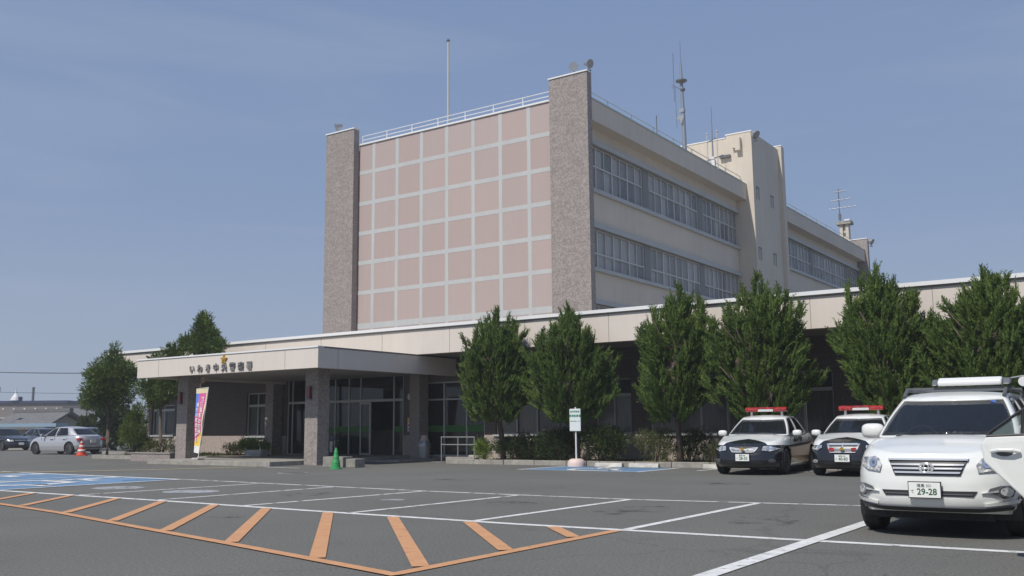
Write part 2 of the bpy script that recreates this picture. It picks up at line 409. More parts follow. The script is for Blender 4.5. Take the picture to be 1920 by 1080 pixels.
# ---------------------------------------------------------------- painted markings
def line(mb, p, q, w, z=.004):
    p, q = Vector(p), Vector(q); d = (q-p).normalized(); n = Vector((-d.y, d.x))*w/2
    mb.poly([(p.x+n.x, p.y+n.y, z), (p.x-n.x, p.y-n.y, z), (q.x-n.x, q.y-n.y, z), (q.x+n.x, q.y+n.y, z)])
def polyline(mb, pts, w, z=.004):
    n = len(pts); L, Rr = [], []
    for i in range(n):
        a = Vector(pts[max(0, i-1)]); c = Vector(pts[min(n-1, i+1)]); d = (c-a).normalized(); nn = Vector((-d.y, d.x))*w/2
        L.append((pts[i][0]+nn.x, pts[i][1]+nn.y, z)); Rr.append((pts[i][0]-nn.x, pts[i][1]-nn.y, z))
    b = len(mb.v); mb.v += L + Rr
    for i in range(n-1): mb.face([b+i, b+n+i, b+n+i+1, b+i+1])
NEAR = [(-30, 10.9), (-20.16, 10.61), (-14.66, 10.46), (-10.07, 10.23), (-6.96, 10.12), (-3.3, 10.2), (-1.2, 10.26), (6, 10.3)]
FAR = [(-30, 15.7), (-27.6, 15.55), (-20.2, 15.2), (-17.37, 14.97), (-12.1, 14.5), (-7.52, 14.4), (-5.42, 14.68), (-3.2, 14.95), (6, 15.3)]
w1 = MB().use('white_line')
polyline(w1, NEAR, .15)
for x0, y0, x1, y1 in ((-3.21, 4.5, -3.2, 14.86),): line(w1, (x0, y0), (x1, y1), .17, .008)
for x0, y0, x1, y1 in ((-5.4, 10.22, -5.42, 14.6), (-7.6, 10.2, -7.52, 14.34)): line(w1, (x0, y0), (x1, y1), .12)
line(w1, (-20.3, 10.7), (-20.3, 15.13), .13, .010)
line(w1, (-27.9, 10.9), (-27.9, 15.5), .13, .010)
polyline(w1, [(-27.9, 15.45), (-20.3, 15.1)], .13, .008)
for a, b_ in (((-15.6, 23.0), (-15.5, 25.5)), ((-11.75, 22.9), (-11.75, 25.5)), ((-10.6, 24.2), (-10.5, 25.9)), ((-7.9, 24.2), (-7.85, 25.9)), ((-5.2, 24.2), (-5.2, 25.9)), ((-2.5, 24.2), (-2.5, 25.9))):
    line(w1, a, b_, .13, .008)
line(w1, (-15.55, 23.0), (-11.75, 22.9), .08, .010)
struct('white_parking_lines', w1)
w2 = MB().use('worn_line')
polyline(w2, FAR, .12)
for x0, y0, x1, y1 in ((-9.9, 10.26, -9.75, 14.36), (-12.35, 10.4, -12.0, 14.4), (-14.75, 10.5, -14.6, 14.7), (-17.3, 10.55, -17.1, 14.85)): line(w2, (x0, y0), (x1, y1), .12)
for p, q in (((-24.4, 21.35), (-22.6, 21.2)), ((-23.7, 29.0), (-22.6, 28.3)), ((-22.9, 27.4), (-21.6, 27.0))): line(w2, p, q, .12)
struct('worn_parking_lines', w2)
o1 = MB().use('orange_line')
polyline(o1, [(-24, 9.95), (-20, 9.3), (-16.2, 8.6), (-13.7, 8.13), (-11.74, 7.66), (-10.08, 7.27), (-8.39, 6.88), (-6.68, 6.46), (-5.36, 6.13)], .13, .012)
line(o1, (-5.43, 6.19), (-5.43, 10.05), .14, .008)
for a, b_ in (((-20.3, 10.55), (-19.0, 9.2)), ((-18.64, 10.48), (-17.2, 8.85)), ((-17.28, 10.45), (-15.62, 8.58)), ((-15.74, 10.4), (-13.70, 8.2)), ((-14.36, 10.35), (-11.87, 7.78)),
              ((-12.9, 10.28), (-10.14, 7.36)), ((-11.58, 10.20), (-8.47, 6.98)), ((-10.19, 10.13), (-6.72, 6.55)), ((-8.9, 10.07), (-5.52, 6.62)),
              ((-7.57, 10.03), (-5.52, 7.92)), ((-6.3, 10.03), (-5.52, 9.22))): line(o1, a, b_, .155, .010)
struct('orange_hatching', o1)
b1 = MB().use('blue_paint')
b1.poly([(-27.9, 10.85, .004), (-20.3, 10.62, .004), (-20.3, 15.12, .004), (-27.9, 15.48, .004)])
b1.poly([(-15.5, 23.0, .004), (-11.75, 22.95, .004), (-11.75, 25.5, .004), (-15.5, 25.5, .004)])
struct('blue_bay_paint', b1)
def arc(mb, c, r, a0, a1, w, z, n=14):
    polyline(mb, [(c[0]+r*math.cos(R(a0+(a1-a0)*i/n)), c[1]+r*math.sin(R(a0+(a1-a0)*i/n))) for i in range(n+1)], w, z)
def wheelchair(mb, cx, cy, s, z, fx=1):
    def P(x, y): return (cx+fx*x*s, cy+y*s)
    mb.poly([(cx+fx*-.28*s+.11*s*math.cos(t*.5236), cy+.95*s+.11*s*math.sin(t*.5236), z) for t in range(12)])
    polyline(mb, [P(-.25, .8), P(-.18, .1), P(.28, .1), P(.48, -.45), P(.68, -.40)], .17*s, z)
    polyline(mb, [P(-.21, .45), P(.22, .42)], .14*s, z)
    arc(mb, P(-.02, -.18), .46*s, 115, 350, .15*s, z)
ws = MB().use('white_line')
wheelchair(ws, -22.3, 12.9, 2.2, .012); wheelchair(ws, -26.1, 13.0, 2.2, .012)
wheelchair(ws, -13.5, 24.1, 1.5, .012)
line(ws, (-24.1, 10.9), (-24.1, 15.2), .12, .012)
for k in range(4): line(ws, (-21.3+.0*k, 14.2-.0*k), (-20.5, 14.9), .10, .012)
struct('wheelchair_symbols', ws)
YEL = [(-33, 13.0), (-30.6, 14.2), (-28.78, 15.6), (-27.45, 16.6), (-25.96, 18.7), (-25.2, 20.4), (-24.7, 21.3)]
y1 = MB().use('yellow_line')
polyline(y1, YEL, .20, .012)
struct('yellow_edge_line', y1)
pp = MB().use('pale_patch')
for cx, cy, a, b_ in ((-18.6, 12.3, .62, .5), (-16.1, 12.25, .62, .5), (-11.0, 12.45, .22, .2)):
    pp.poly([(cx+a*math.cos(t*.3927), cy+b_*math.sin(t*.3927), .006) for t in range(16)])
struct('pale_ground_patches', pp)
M['oil'] = mat('oil', (.045, .044, .042), rough=.6, wear=(2.2, .50, .30))
ol = MB().use('oil'); ro = random.Random(6)
for cx, cy, a, b_ in ((-6.5, 12.6, .55, .8), (-8.8, 12.9, .5, .7), (-4.3, 12.0, .5, .8), (-13.4, 12.8, .5, .6), (-11.0, 9.0, .35, .3), (-1.8, 8.1, .3, .4), (-7.9, 19.0, .8, .5), (-14.0, 18.0, .7, .6)):
    ol.poly([(cx+a*math.cos(t*.3927)*ro.uniform(.7, 1.1), cy+b_*math.sin(t*.3927)*ro.uniform(.7, 1.1), .0055) for t in range(16)])
struct('oil_stains', ol)
mh = thing('manhole_cover', 'round dark iron manhole cover in the asphalt before the canopy pillar', 'manhole cover', (-20.3, 18.8, 0))
obj('cover', MB().use('steel_dark').lathe([(.33, .002), (.33, .012), (.30, .014), (.001, .014)], (-20.3, 18.8, 0), n=24), mh)
obj('rim', MB().use('concrete').lathe([(.42, .002), (.42, .010), (.345, .010), (.345, .002)], (-20.3, 18.8, 0), n=24), mh)

# ---------------------------------------------------------------- tall office block
tb = thing('office_block', 'tall three-storey block with pink gridded end wall and rows of windows behind the low wing', 'building', (-26.7, 34, 0))
XW = -19.86
c = MB().use('beige_wall').box(-34.2, -20.10, 34.0, 78.5, 0, 15.0)
for z0, z1 in ((13.48, 15.0), (9.80, 11.40), (6.45, 7.92), (0, 4.45)):
    for y0, y1 in ((34.05, 52.35), (57.35, 78.45)): c.box(-20.098, XW, y0, y1, z0, z1)
c.use('pier')
for z0, z1 in ((11.402, 13.478), (7.922, 9.798), (4.452, 6.448)):
    for y0, y1 in ((34.05, 34.25), (40.23, 40.86), (46.75, 47.34), (53.1, 53.2), (57.35, 57.8), (66.22, 66.72), (75.13, 75.7), (78.2, 78.45)):
        if y0 < 53: y1 = min(y1, 52.35)
        if y0 < y1: c.box(-20.098, XW-.04, y0, y1, z0, z1)
obj('wall', c, tb)
# pink panel wall with raised grid
c = MB().use('pink_panel').box(-32.37, -20.9, 33.90, 33.998, 0, 15.22)
c.use('grid_band')
VB = [-31.38+1.525*i for i in range(7)]
for x in VB: c.box(x-.095, x+.095, 33.888, 33.902, 5.2, 15.218)
hb = [13.79, 12.22, 10.72, 9.24, 7.76]
ed = [-32.37]+[e for x in VB for e in (x-.095, x+.095)]+[-20.9]
rt_ = random.Random(8)
exs = [-32.37]+VB+[-20.9]; ezs = [15.2]+hb+[6.12, 5.2]
for a_, b__ in zip(exs, exs[1:]):
    for z1_, z0_ in zip(ezs, ezs[1:]):
        c.use('pink_tile_%d' % rt_.randrange(4)).box(a_+.09, b__-.09, 33.894, 33.899, z0_+.09, z1_-.09)
c.use('grid_band')
for z in hb+[6.12]:
    h = .10 if z > 7 else .14
    for i in range(0, len(ed), 2): c.box(ed[i], ed[i+1], 33.888, 33.902, z-h, z+h)
obj('gridded_end_wall', c, tb)
obj('coping', MB().use('coping').box(-32.37, -20.9, 33.84, 34.1, 15.221, 15.30), tb)
for (x0, x1, y0, y1) in ((-34.3, -32.372, 33.5, 33.87), (-20.898, -19.01, 33.5, 33.87), (-20.898, -19.01, 78.6, 79.0), (-34.3, -32.37, 78.6, 79.0)):
    p = obj('pilaster', MB().use('granite').box(x0, x1, y0, y1, 0, 16.02), tb)
    obj('cap', MB().use('coping').box(x0-.03, x1+.03, y0-.04, y1+.03, 16.021, 16.08), p)
for y0, y1 in ((33.872, 52.395), (57.305, 78.598)):
    p = obj('parapet', MB().use('beige_wall').box(XW+.002, -19.26, y0, y1, 14.16, 15.08).box(-20.1, XW, y0+.14, y1, 15.002, 15.08), tb)
    obj('coping', MB().use('green_rail').box(-19.9, -19.23, y0, y1, 15.081, 15.12), p)
# ledges
lg = [(34.05, 52.35), (57.35, 78.45)]
for z0, z1 in ((13.40, 13.60), (11.26, 11.44), (9.70, 9.92), (7.80, 7.96), (6.38, 6.56)):
    for y0, y1 in lg: obj('window_ledge', MB().use('ledge').box(XW+.002, -19.72, y0, y1, z0, z1), tb)
rnd = random.Random(4)
def strip_window(y0, y1, z0, z1, zt, n, seed, white):
    rr = random.Random(seed)
    f = MB().use('alu'); x0, x1 = -20.0, -19.93
    f.box(x0, x1, y0, y1, z0, z0+.06); f.box(x0, x1, y0, y1, z1-.06, z1)
    f.box(x0, x1, y0, y0+.06, z0+.061, z1-.061); f.box(x0, x1, y1-.06, y1, z0+.061, z1-.061)
    d = (y1-y0)/n
    for i in range(1, n): 
        w = .05 if i % 2 == 0 else .028
        f.box(x0+.005, x1-.008, y0+i*d-w, y0+i*d+w, z0+.061, z1-.061)
    f.box(x0+.01, x1+.012, y0+.061, y1-.061, zt-.035, zt+.035)
    fr = obj('window', f, tb)
    obj('pane', MB().use('pane_glass').box(-19.975, -19.965, y0+.05, y1-.05, z0+.05, z1-.05), fr)
    bl = MB()
    for i in range(n):
        a, b_ = y0+i*d+.03, y0+(i+1)*d-.03
        for (za, zb_) in ((z0+.05, zt), (zt, z1-.05)):
            pr = white if za > z0+.1 else white*.6
            r_ = rr.random()
            if r_ < pr: bl.use('blind_white').box(-20.06, -20.05, a, b_, za+.01, zb_-.01)
            elif r_ < pr+.50: bl.use('blind').box(-20.06, -20.05, a, b_, za+.01, zb_-.01)
            else: bl.use('room').box(-20.08, -20.07, a, b_, za+.01, zb_-.01)
    obj('blind', bl, fr)
for k, (y0, y1) in enumerate(((34.26, 40.22), (40.87, 46.74), (47.35, 52.34))):
    strip_window(y0, y1, 11.445, 13.395, 12.5, 8, 3+k, (.25, .35, .3)[k])
    strip_window(y0, y1, 7.965, 9.695, 8.62, 8, 13+k, (.45, .5, .4)[k])
    strip_window(y0, y1, 4.46, 6.375, 5.3, 8, 23+k, .2)
for k, (y0, y1) in enumerate(((57.81, 66.21), (66.73, 75.12), (75.71, 78.19))):
    n = 12 if k < 2 else 4
    strip_window(y0, y1, 11.445, 13.395, 12.3, n, 33+k, .4)
    strip_window(y0, y1, 7.965, 9.695, 8.62, n, 43+k, .4)
# stair tower on the long side
t = MB().use('beige_wall').box(-20.36, -18.82, 52.4, 57.3, 0, 18.22).box(-29, -20.362, 52.42, 57.28, 0, 18.06)
t.box(-19.6, -18.6, 57.0, 57.5, 0, 18.40)
tw = obj('stair_tower', t, tb)
obj('coping', MB().use('coping').box(-20.4, -18.80, 52.37, 52.6, 18.221, 18.29), tw)
obj('coping', MB().use('coping').box(-29, -20.402, 52.39, 52.6, 18.061, 18.12), tw)
obj('coping', MB().use('coping').box(-19.6, -18.57, 56.97, 57.1, 18.401, 18.46), tw)
for y, z in ((53.05, 14.6), (55.5, 14.55), (52.98, 11.0), (55.52, 11.0)):
    obj('small_window', MB().use('pane_glass').box(-18.83, -18.812, y-.2, y+.2, z-.33, z+.33).use('pier').box(-18.84, -18.80, y-.24, y-.2, z-.36, z+.36).box(-18.84, -18.80, y+.2, y+.24, z-.36, z+.36).box(-18.84, -18.79, y-.26, y+.26, z+.33, z+.40), tw)
obj('vent_hood', MB().use('beige_wall').box(-19.72, -19.42, 52.1, 52.39, 17.15, 17.9).box(-19.95, -19.72, 52.2, 52.39, 17.35, 17.5), tw)
obj('pipe_arm', MB().use('steel_dark').box(-20.75, -20.1, 52.2, 52.38, 16.85, 17.0), tw)
# railings
def railing(parent, p, q, z, m, step, h=.40, r=.022):
    mb = MB().use(m); p, q = Vector(p), Vector(q); L = (q-p).length; n = max(1, round(L/step))
    for hh in (h, h*.52): mb.tube([(p.x, p.y, z+hh), (q.x, q.y, z+hh)], r, 6)
    for i in range(n+1):
        a = p.lerp(q, (i+.02)/(n+.04)); mb.tube([(a.x, a.y, z), (a.x, a.y, z+h)], r*1.15, 6)
    return obj('railing', mb, parent)
railing(tb, (-32.3, 34.02), (-20.95, 34.02), 15.30, 'white_rail', 1.6, .42)
railing(tb, (-19.55, 33.95), (-19.55, 52.3), 15.12, 'green_rail', 2.2, .45, .02)
railing(tb, (-19.55, 57.6), (-19.55, 78.4), 15.12, 'green_rail', 2.2, .45, .02)

# roof things
fp = thing('flagpole', 'thin tall grey flagpole rising above the pink wall roof edge', 'flagpole', (-27.12, 34.4, 15.0))
obj('pole', MB().use('alu').tube([(-27.12, 34.4, 15.0), (-27.12, 34.4, 17.2), (-27.12, 34.4, 19.62)], [.062, .055, .045], 10), fp)
obj('finial', MB().use('steel_dark').lathe([(.001, 19.62), (.08, 19.63), (.08, 19.68), (.03, 19.74), (.001, 19.76)], (-27.12, 34.4, 0), n=10).box(-27.22, -27.1, 34.38, 34.42, 19.60, 19.64), fp)
def floodlight(x, y, z, az, el, label, s=1.0):
    t = thing('floodlight', label, 'floodlight', (x, y, z), 'floodlights on the roof corners')
    obj('bracket', MB().use('steel_dark').box(-.09*s, .09*s, -.06*s, .06*s, 0, .05).tube([(0, 0, .04), (0, .02, .2*s)], .025*s, 6), t, local=True)
    b = MB().use('metal').lathe([(.03, -.26), (.10, -.22), (.15, -.05), (.20, .06), (.205, .10), (.19, .10)], (0, 0, 0), axis='y', n=20)
    mtx = Matrix.Translation((0, 0, .34*s)) @ Matrix.Rotation(R(az), 4, 'Z') @ Matrix.Rotation(R(el), 4, 'X') @ Matrix.Diagonal((s, -s, s, 1))
    b.v = [tuple(mtx @ Vector(v)) for v in b.v]; hd = obj('lamp_head', b, t, smooth=True, local=True, autosmooth=40)
    g_ = MB().use('lamp_lens').lathe([(.001, .085), (.10, .088), (.188, .075)], (0, 0, 0), axis='y', n=20)
    g_.v = [tuple(mtx @ Vector(v)) for v in g_.v]; obj('lens', g_, hd, smooth=True, local=True)
floodlight(-33.7, 33.7, 16.08, -35, 25, 'floodlight on the left pilaster top, leftmost on the roof', 1.0)
floodlight(-19.75, 33.7, 16.08, 25, 8, 'round floodlight facing forward, left one of the pair on the tall corner pilaster', 1.0)
floodlight(-19.05, 33.75, 16.10, 75, 20, 'floodlight turned to the right, outer one of the pair on the corner pilaster', .95)
floodlight(-18.55, 52.3, 17.55, 70, 40, 'floodlight jutting from the side of the stair tower top', 1.25)
floodlight(-18.75, 78.7, 15.35, 75, 35, 'distant floodlight on the far right end pilaster of the block', 1.25)
am = thing('antenna_mast', 'tall grey tapered radio mast with disc and whip aerials, tallest on the roof', 'antenna mast', (-21.1, 48, 15.0))
x, y = -21.1, 48.0
obj('mast', MB().use('steel_blue').tube([(x+.03, y, 15.0), (x, y, 18.2), (x-.04, y, 20.4), (x-.05, y, 21.5)], [.15, .11, .09, .06], 10), am)
obj('disc', MB().use('steel_dark').lathe([(.10, 20.32), (.32, 20.42), (.32, 20.48), (.06, 20.5)], (x-.04, y, 0), n=16), am)
obj('whip_aerial', MB().use('steel_dark').tube([(x-.50, y, 19.3), (x-.50, y, 22.2)], .016, 5).tube([(x-.06, y, 19.95), (x-.62, y, 20.35)], .018, 5).tube([(x-.62, y, 20.2), (x-.42, y, 20.1)], .014, 5), am)
obj('whip_aerial', MB().use('steel_dark').tube([(x-.04, y, 21.4), (x-.04, y, 22.8)], .012, 5), am)
obj('whip_aerial', MB().use('steel_dark').tube([(x-.40, y, 17.8), (x-.42, y, 20.2)], .012, 5), am)
obj('clamp_box', MB().use('metal').box(x-.25, x+.08, y-.12, y+.1, 18.2, 18.42).box(x-.16, x+.1, y-.14, y+.1, 18.6, 18.8).box(x-.42, x-.1, y-.04, y+.02, 18.28, 18.34).lathe([(.001, 17.85), (.12, 17.95), (.12, 18.1), (.04, 18.2)], (x-.06, y-.1, 0), n=10), am)
obj('ring', MB().use('steel_dark').lathe([(.13, 19.85), (.15, 19.95), (.13, 20.0)], (x+.02, y, 0), n=10), am)
wa = thing('whip_antenna', 'short thin whip antenna on the side roof edge, left of the big mast', 'antenna', (-19.9, 42, 15.0))
obj('rod', MB().use('steel_dark').tube([(-19.9, 42, 15.0), (-19.9, 42, 16.55)], .022, 6), wa)
obj('mount', MB().use('steel_dark').box(-19.98, -19.82, 41.92, 42.08, 15.12, 15.3), wa)
wc = thing('antenna_cluster', 'cluster of three slim aerial poles with cross arm before the stair tower', 'antenna', (-19.5, 48, 15.0))
for px_, h in ((-19.74, 17.1), (-19.17, 17.15)):
    obj('aerial_pole', MB().use('alu').tube([(px_, 48, 15.0), (px_, 48, h)], .028, 6).ball((px_, 48, h), .07, .07, .05, 8, 6), wc)
obj('aerial_pole', MB().use('steel_blue').tube([(-19.44, 48, 15.0), (-19.44, 48, 16.6), (-19.44, 48, 18.6)], [.05, .04, .018], 6), wc)
obj('cross_arm', MB().use('steel_dark').tube([(-19.9, 48, 15.55), (-18.85, 48, 15.75)], .03, 6).tube([(-19.76, 48, 16.6), (-19.15, 48, 16.8)], .025, 6), wc)
obj('junction_box', MB().use('white_metal').box(-19.58, -19.32, 47.9, 48.1, 15.2, 15.55).lathe([(.001, 15.55), (.13, 15.6), (.13, 15.7), (.001, 15.78)], (-19.44, 48, 0), n=10), wc)
ch = thing('roof_chimney', 'square pale chimney stack with flat cap at the far roof end', 'chimney', (-22.2, 84, 15))
obj('stack', MB().use('beige_wall').box(-22.5, -22.25, 83.7, 84.3, 14, 18.45).box(-22.0, -21.75, 83.7, 84.3, 14, 18.45).box(-22.24, -22.01, 83.9, 84.3, 14, 18.4).use('steel_dark').box(-22.24, -22.01, 83.85, 83.89, 17.5, 17.75), ch)
obj('cap', MB().use('concrete').box(-22.75, -21.5, 83.5, 84.5, 18.46, 18.72).use('coping').box(-22.0, -21.55, 83.45, 84.4, 18.722, 18.85), ch)
ya = thing('tv_antenna', 'skeletal television aerial with three crossbars standing on the far chimney', 'antenna', (-22.5, 84, 18.72))
obj('mast', MB().use('steel_dark').tube([(-22.5, 84, 18.72), (-22.5, 84, 21.75)], .04, 6).box(-22.6, -22.4, 83.9, 84.1, 19.0, 19.5), ya)
for z, x0, x1 in ((20.02, -23.35, -21.1), (20.75, -23.15, -21.5), (21.5, -22.9, -21.9)):
    e = MB().use('metal').tube([(x0, 83.9, z), (x1, 84.05, z+.04)], .030, 6)
    for k in range(5):
        xx = x0+(x1-x0)*(k+.5)/5; e.tube([(xx, 83.4, z+.02), (xx, 84.5, z+.02)], .016, 5)
    obj('aerial_arm', e, ya)

# ---------------------------------------------------------------- low wing
lw = thing('low_wing', 'long single-storey front wing with cream roof fascia and dark stone wall', 'building', (-20, 29, 0))
c = MB().use('fascia').box(-42.4, 12, 27.07, 27.4, 3.90, 4.80)
fs = obj('fascia', c, lw)
sm_ = MB().use('fascia_seam')
k = -40.83
while k < 12: sm_.box(k-.008, k+.008, 27.064, 27.075, 3.90, 4.80); k += 3.26
obj('panel_joints', sm_, fs)
obj('coping', MB().use('coping').box(-42.43, 12.03, 26.98, 27.5, 4.85, 4.96), fs)
obj('coping_shadow_gap', MB().use('fascia_seam').box(-42.4, 12, 27.05, 27.5, 4.801, 4.849), fs)
obj('roof', MB().use('soffit').box(-42.4, 12, 27.402, 33.4, 3.905, 4.70).use('concrete').box(-42.4, -34.31, 33.402, 50, 3.905, 4.70).box(-18.5, 12, 33.402, 50, 3.905, 4.70).box(-34.3, -18.502, 33.402, 33.498, 3.905, 4.7), lw)
YW = 29.37
OPEN = [(-41.9, -40.1, .98, 2.45), (-34.87, -32.9, .92, 2.85), (-32.2, -25.43, 0, 3.45), (-24.42, -21.4, .12, 3.0),
        (-20.9, -17.3, .95, 2.85), (-16.6, -15.2, .95, 2.85), (-14.5, -10.95, .95, 2.85), (-10.3, -8.37, .95, 2.85), (-6.9, -3.6, .95, 2.85), (-2.6, 1.0, .95, 2.85), (2.2, 5.5, .95, 2.85)]
w = MB(); prev = -42.35
def wcol(x0, x1, z0, z1):
    if z1 <= z0: return
    if z0 < .93:
        w.use('sunlit_dado').box(x0, x1, YW-.03, YW+.25, z0, min(z1, .93))
    if z1 > .93: w.use('dark_granite').box(x0, x1, YW, YW+.25, max(z0, .932), z1)
for (a, b_, z0, z1) in OPEN:
    wcol(prev, a, 0, 3.90); wcol(a, b_, 0, z0); wcol(a, b_, z1, 3.90); prev = b_
wcol(prev, 12, 0, 3.90)
obj('wall', w, lw)
obj('side_wall', MB().use('dark_granite').box(-42.35, -42.15, YW+.252, 50, 0, 3.9).box(11.8, 12, YW+.252, 50, 0, 3.9), lw)
def tall_window(a, b_, z0, z1, zt, divs, seed, sill=True, name='window'):
    rr = random.Random(seed)
    f = MB().use('alu'); y0, y1 = YW+.10, YW+.17
    f.box(a, b_, y0, y1, z0, z0+.05); f.box(a, b_, y0, y1, z1-.05, z1)
    f.box(a, a+.05, y0, y1, z0+.051, z1-.051); f.box(b_-.05, b_, y0, y1, z0+.051, z1-.051)
    for d in divs: f.box(d-.025, d+.025, y0+.004, y1-.004, z0+.051, z1-.051)
    if zt: f.box(a+.051, b_-.051, y0-.012, y1+.01, zt-.055, zt+.055)
    fr = obj(name, f, lw)
    obj('pane', MB().use('dark_glass').box(a+.04, b_-.04, YW+.13, YW+.14, z0+.04, z1-.04), fr)
    bl = MB(); xs_ = [a]+list(divs)+[b_]
    for i in range(len(xs_)-1):
        m_ = 'blind_white' if rr.random() < .7 else 'blind'
        bl.use(m_).box(xs_[i]+.03, xs_[i+1]-.03, YW+.22, YW+.23, z0, (zt or z1))
        if zt: bl.use('room').box(xs_[i]+.03, xs_[i+1]-.03, YW+.24, YW+.245, zt+.002, z1)
    obj('blind', bl, fr)
    if sill: obj('sill', MB().use('ledge').box(a-.06, b_+.06, YW-.10, YW+.097, z0-.07, z0-.002), fr)
tall_window(-41.9, -40.1, .98, 2.45, 2.2, [-41.0], 1)
tall_window(-34.87, -32.9, .92, 2.85, 2.28, [-34.2, -33.4], 2)
tall_window(-20.9, -17.3, .95, 2.85, 2.28, [-20.0, -19.1, -18.2], 3)
tall_window(-16.6, -15.2, .95, 2.85, 2.28, [-15.9], 4)
tall_window(-14.5, -10.95, .95, 2.85, 2.28, [-13.6, -12.7, -11.8], 5)
tall_window(-10.3, -8.37, .95, 2.85, 2.28, [-9.3], 6)
tall_window(-6.9, -3.6, .95, 2.85, 2.28, [-6.1, -5.2, -4.4], 7)
tall_window(-2.6, 1.0, .95, 2.85, 2.28, [-1.7, -.8, .1], 8)
tall_window(2.2, 5.5, .95, 2.85, 2.28, [3.0, 3.9, 4.7], 9)
# glazed entrance
f = MB().use('alu'); y0, y1 = YW+.06, YW+.14
for x in (-32.17, -31.9, -31.03, -30.1, -29.3, -28.5, -27.83, -26.0, -25.48): f.box(x-.03, x+.03, y0, y1, .12, 3.45)
for z in (.09, 2.30, 3.30): f.box(-32.2, -25.43, y0+.005, y1-.005, z, z+(.10 if z > 2.2 and z < 3 else .06))
for x in (-24.38, -23.4, -22.3, -21.44): f.box(x-.03, x+.03, y0, y1, .12, 3.0)
for z in (.12, 2.28, 2.94): f.box(-24.42, -21.4, y0+.005, y1-.005, z, z+.06)
en = obj('glazed_entrance', f, lw)
en['label'] = 'glazed entrance screen with green sticker band under the canopy'
obj('pane', MB().use('door_glass').box(-32.2, -27.8, YW+.09, YW+.10, .15, 3.45).box(-27.86, -25.43, YW+.09, YW+.10, 2.36, 3.45).box(-26.0, -25.43, YW+.09, YW+.10, .15, 2.36).box(-27.83, -27.25, YW+.09, YW+.10, .15, 2.30).box(-24.42, -21.4, YW+.09, YW+.10, .15, 3.0), en)
obj('sticker_band', MB().use('green_strip').box(-31.0, -27.25, YW+.083, YW+.088, 1.05, 1.30).box(-26.0, -25.5, YW+.083, YW+.088, 1.05, 1.30).box(-24.35, -21.45, YW+.083, YW+.088, 1.05, 1.30), en)
obj('sliding_door', MB().use('alu').box(-27.30, -27.22, YW+.02, YW+.07, .12, 2.28).box(-27.83, -27.31, YW+.02, YW+.07, .12, .20).box(-27.83, -27.31, YW+.02, YW+.07, 2.20, 2.28), en)
r_ = MB().use('room').box(-32.6, -21.2, 33.1, 33.2, 0, 3.8).box(-32.7, -32.6, YW+.26, 33.1, 0, 3.8).box(-21.3, -21.2, YW+.26, 33.1, 0, 3.8).box(-32.6, -21.3, YW+.26, 33.1, 3.6, 3.7).box(-32.6, -21.3, YW+.26, 33.1, .06, .10)
obj('lobby', r_, lw)
obj('curtain', MB().use('blind').box(-29.5, -28.2, YW+.5, YW+.52, .9, 2.2).box(-26.0, -25.5, YW+.5, YW+.52, 1.2, 2.6).use('blind_white').box(-31.6, -30.2, YW+.6, YW+.62, 2.2, 2.5).box(-31.5, -31.1, YW+.5, YW+.52, .3, .95).use('ink_green').box(-31.4, -30.7, YW+.4, YW+.42, 1.3, 2.2), lw)
for x, z, in ((-32.75, 2.5), (-25.05, 2.45)):
    cl = obj('wall_lamp', MB().use('white_metal').lathe([(.001, -.06), (.13, -.055), (.16, -.02), (.16, .0)], (x, YW-.005, z), axis='y', n=20), lw)
    obj('bezel', MB().use('steel_dark').lathe([(.16, -.05), (.19, -.045), (.19, 0), (.161, 0)], (x, YW-.005, z), axis='y', n=20), cl)
po = obj('poster', MB().use('paper').box(-25.2, -24.9, YW-.012, YW-.003, 1.08, 1.62), lw)
obj('poster_print', MB().use('banner_yellow').box(-25.18, -24.92, YW-.016, YW-.0125, 1.44, 1.60).use('banner_blue').box(-25.16, -24.94, YW-.016, YW-.0125, 1.14, 1.20).use('banner_pink').box(-25.17, -24.93, YW-.016, YW-.0125, 1.28, 1.36), po)

lt = MB().use('paper')
for x in (-30.5, -28.6, -26.6): lt.box(x-.3, x+.3, YW+1.6, YW+1.75, 3.50, 3.54)
obj('ceiling_panel', lt, lw)
obj('reception_counter', MB().use('house_wall').box(-30.5, -27.6, YW+2.4, YW+2.7, .1, 1.1).use('block_grey').box(-30.6, -27.5, YW+2.35, YW+2.75, 1.101, 1.15), lw)
# ---------------------------------------------------------------- entrance canopy
cp = thing('entrance_canopy', 'flat cream entrance canopy on square granite pillars with raised station lettering', 'canopy', (-27.5, 24.5, 0))
CX0, CX1, CY0, CY1 = -32.35, -22.67, 21.96, 29.36
CB, CT = 3.18, 3.84
obj('fascia', MB().use('fascia').box(CX0, CX1, CY0, CY0+.2, CB, CT).box(CX0, CX0+.2, CY0+.202, CY1-.1, CB, CT).box(CX1-.2, CX1, CY0+.202, CY1-.1, CB, CT), cp)
obj('coping', MB().use('coping').box(CX0-.02, CX1+.02, CY0-.03, CY0+.25, CT+.001, CT+.05).box(CX0-.02, CX0+.2, CY0+.252, CY1-.1, CT+.001, CT+.05).use('steel_dark').box(CX1-.2, CX1+.02, CY0+.252, CY1-.1, CT+.001, CT+.045), cp)
obj('panel_joints', MB().use('fascia_seam').box(CX0+1.30, CX0+1.315, CY0-.004, CY0+.01, CB, CT).box(CX1-1.56, CX1-1.545, CY0-.004, CY0+.01, CB, CT).box(CX1-.01, CX1+.004, CY0+.9, CY0+.915, CB, CT), cp)
obj('ceiling', MB().use('soffit').box(CX0+.202, CX1-.202, CY0+.202, CY1-.1, CB+.10, CB+.25), cp)
obj('roof_deck', MB().use('concrete').box(CX0+.202, CX1-.202, CY0+.252, CY1-.1, CT-.1, CT-.02), cp)
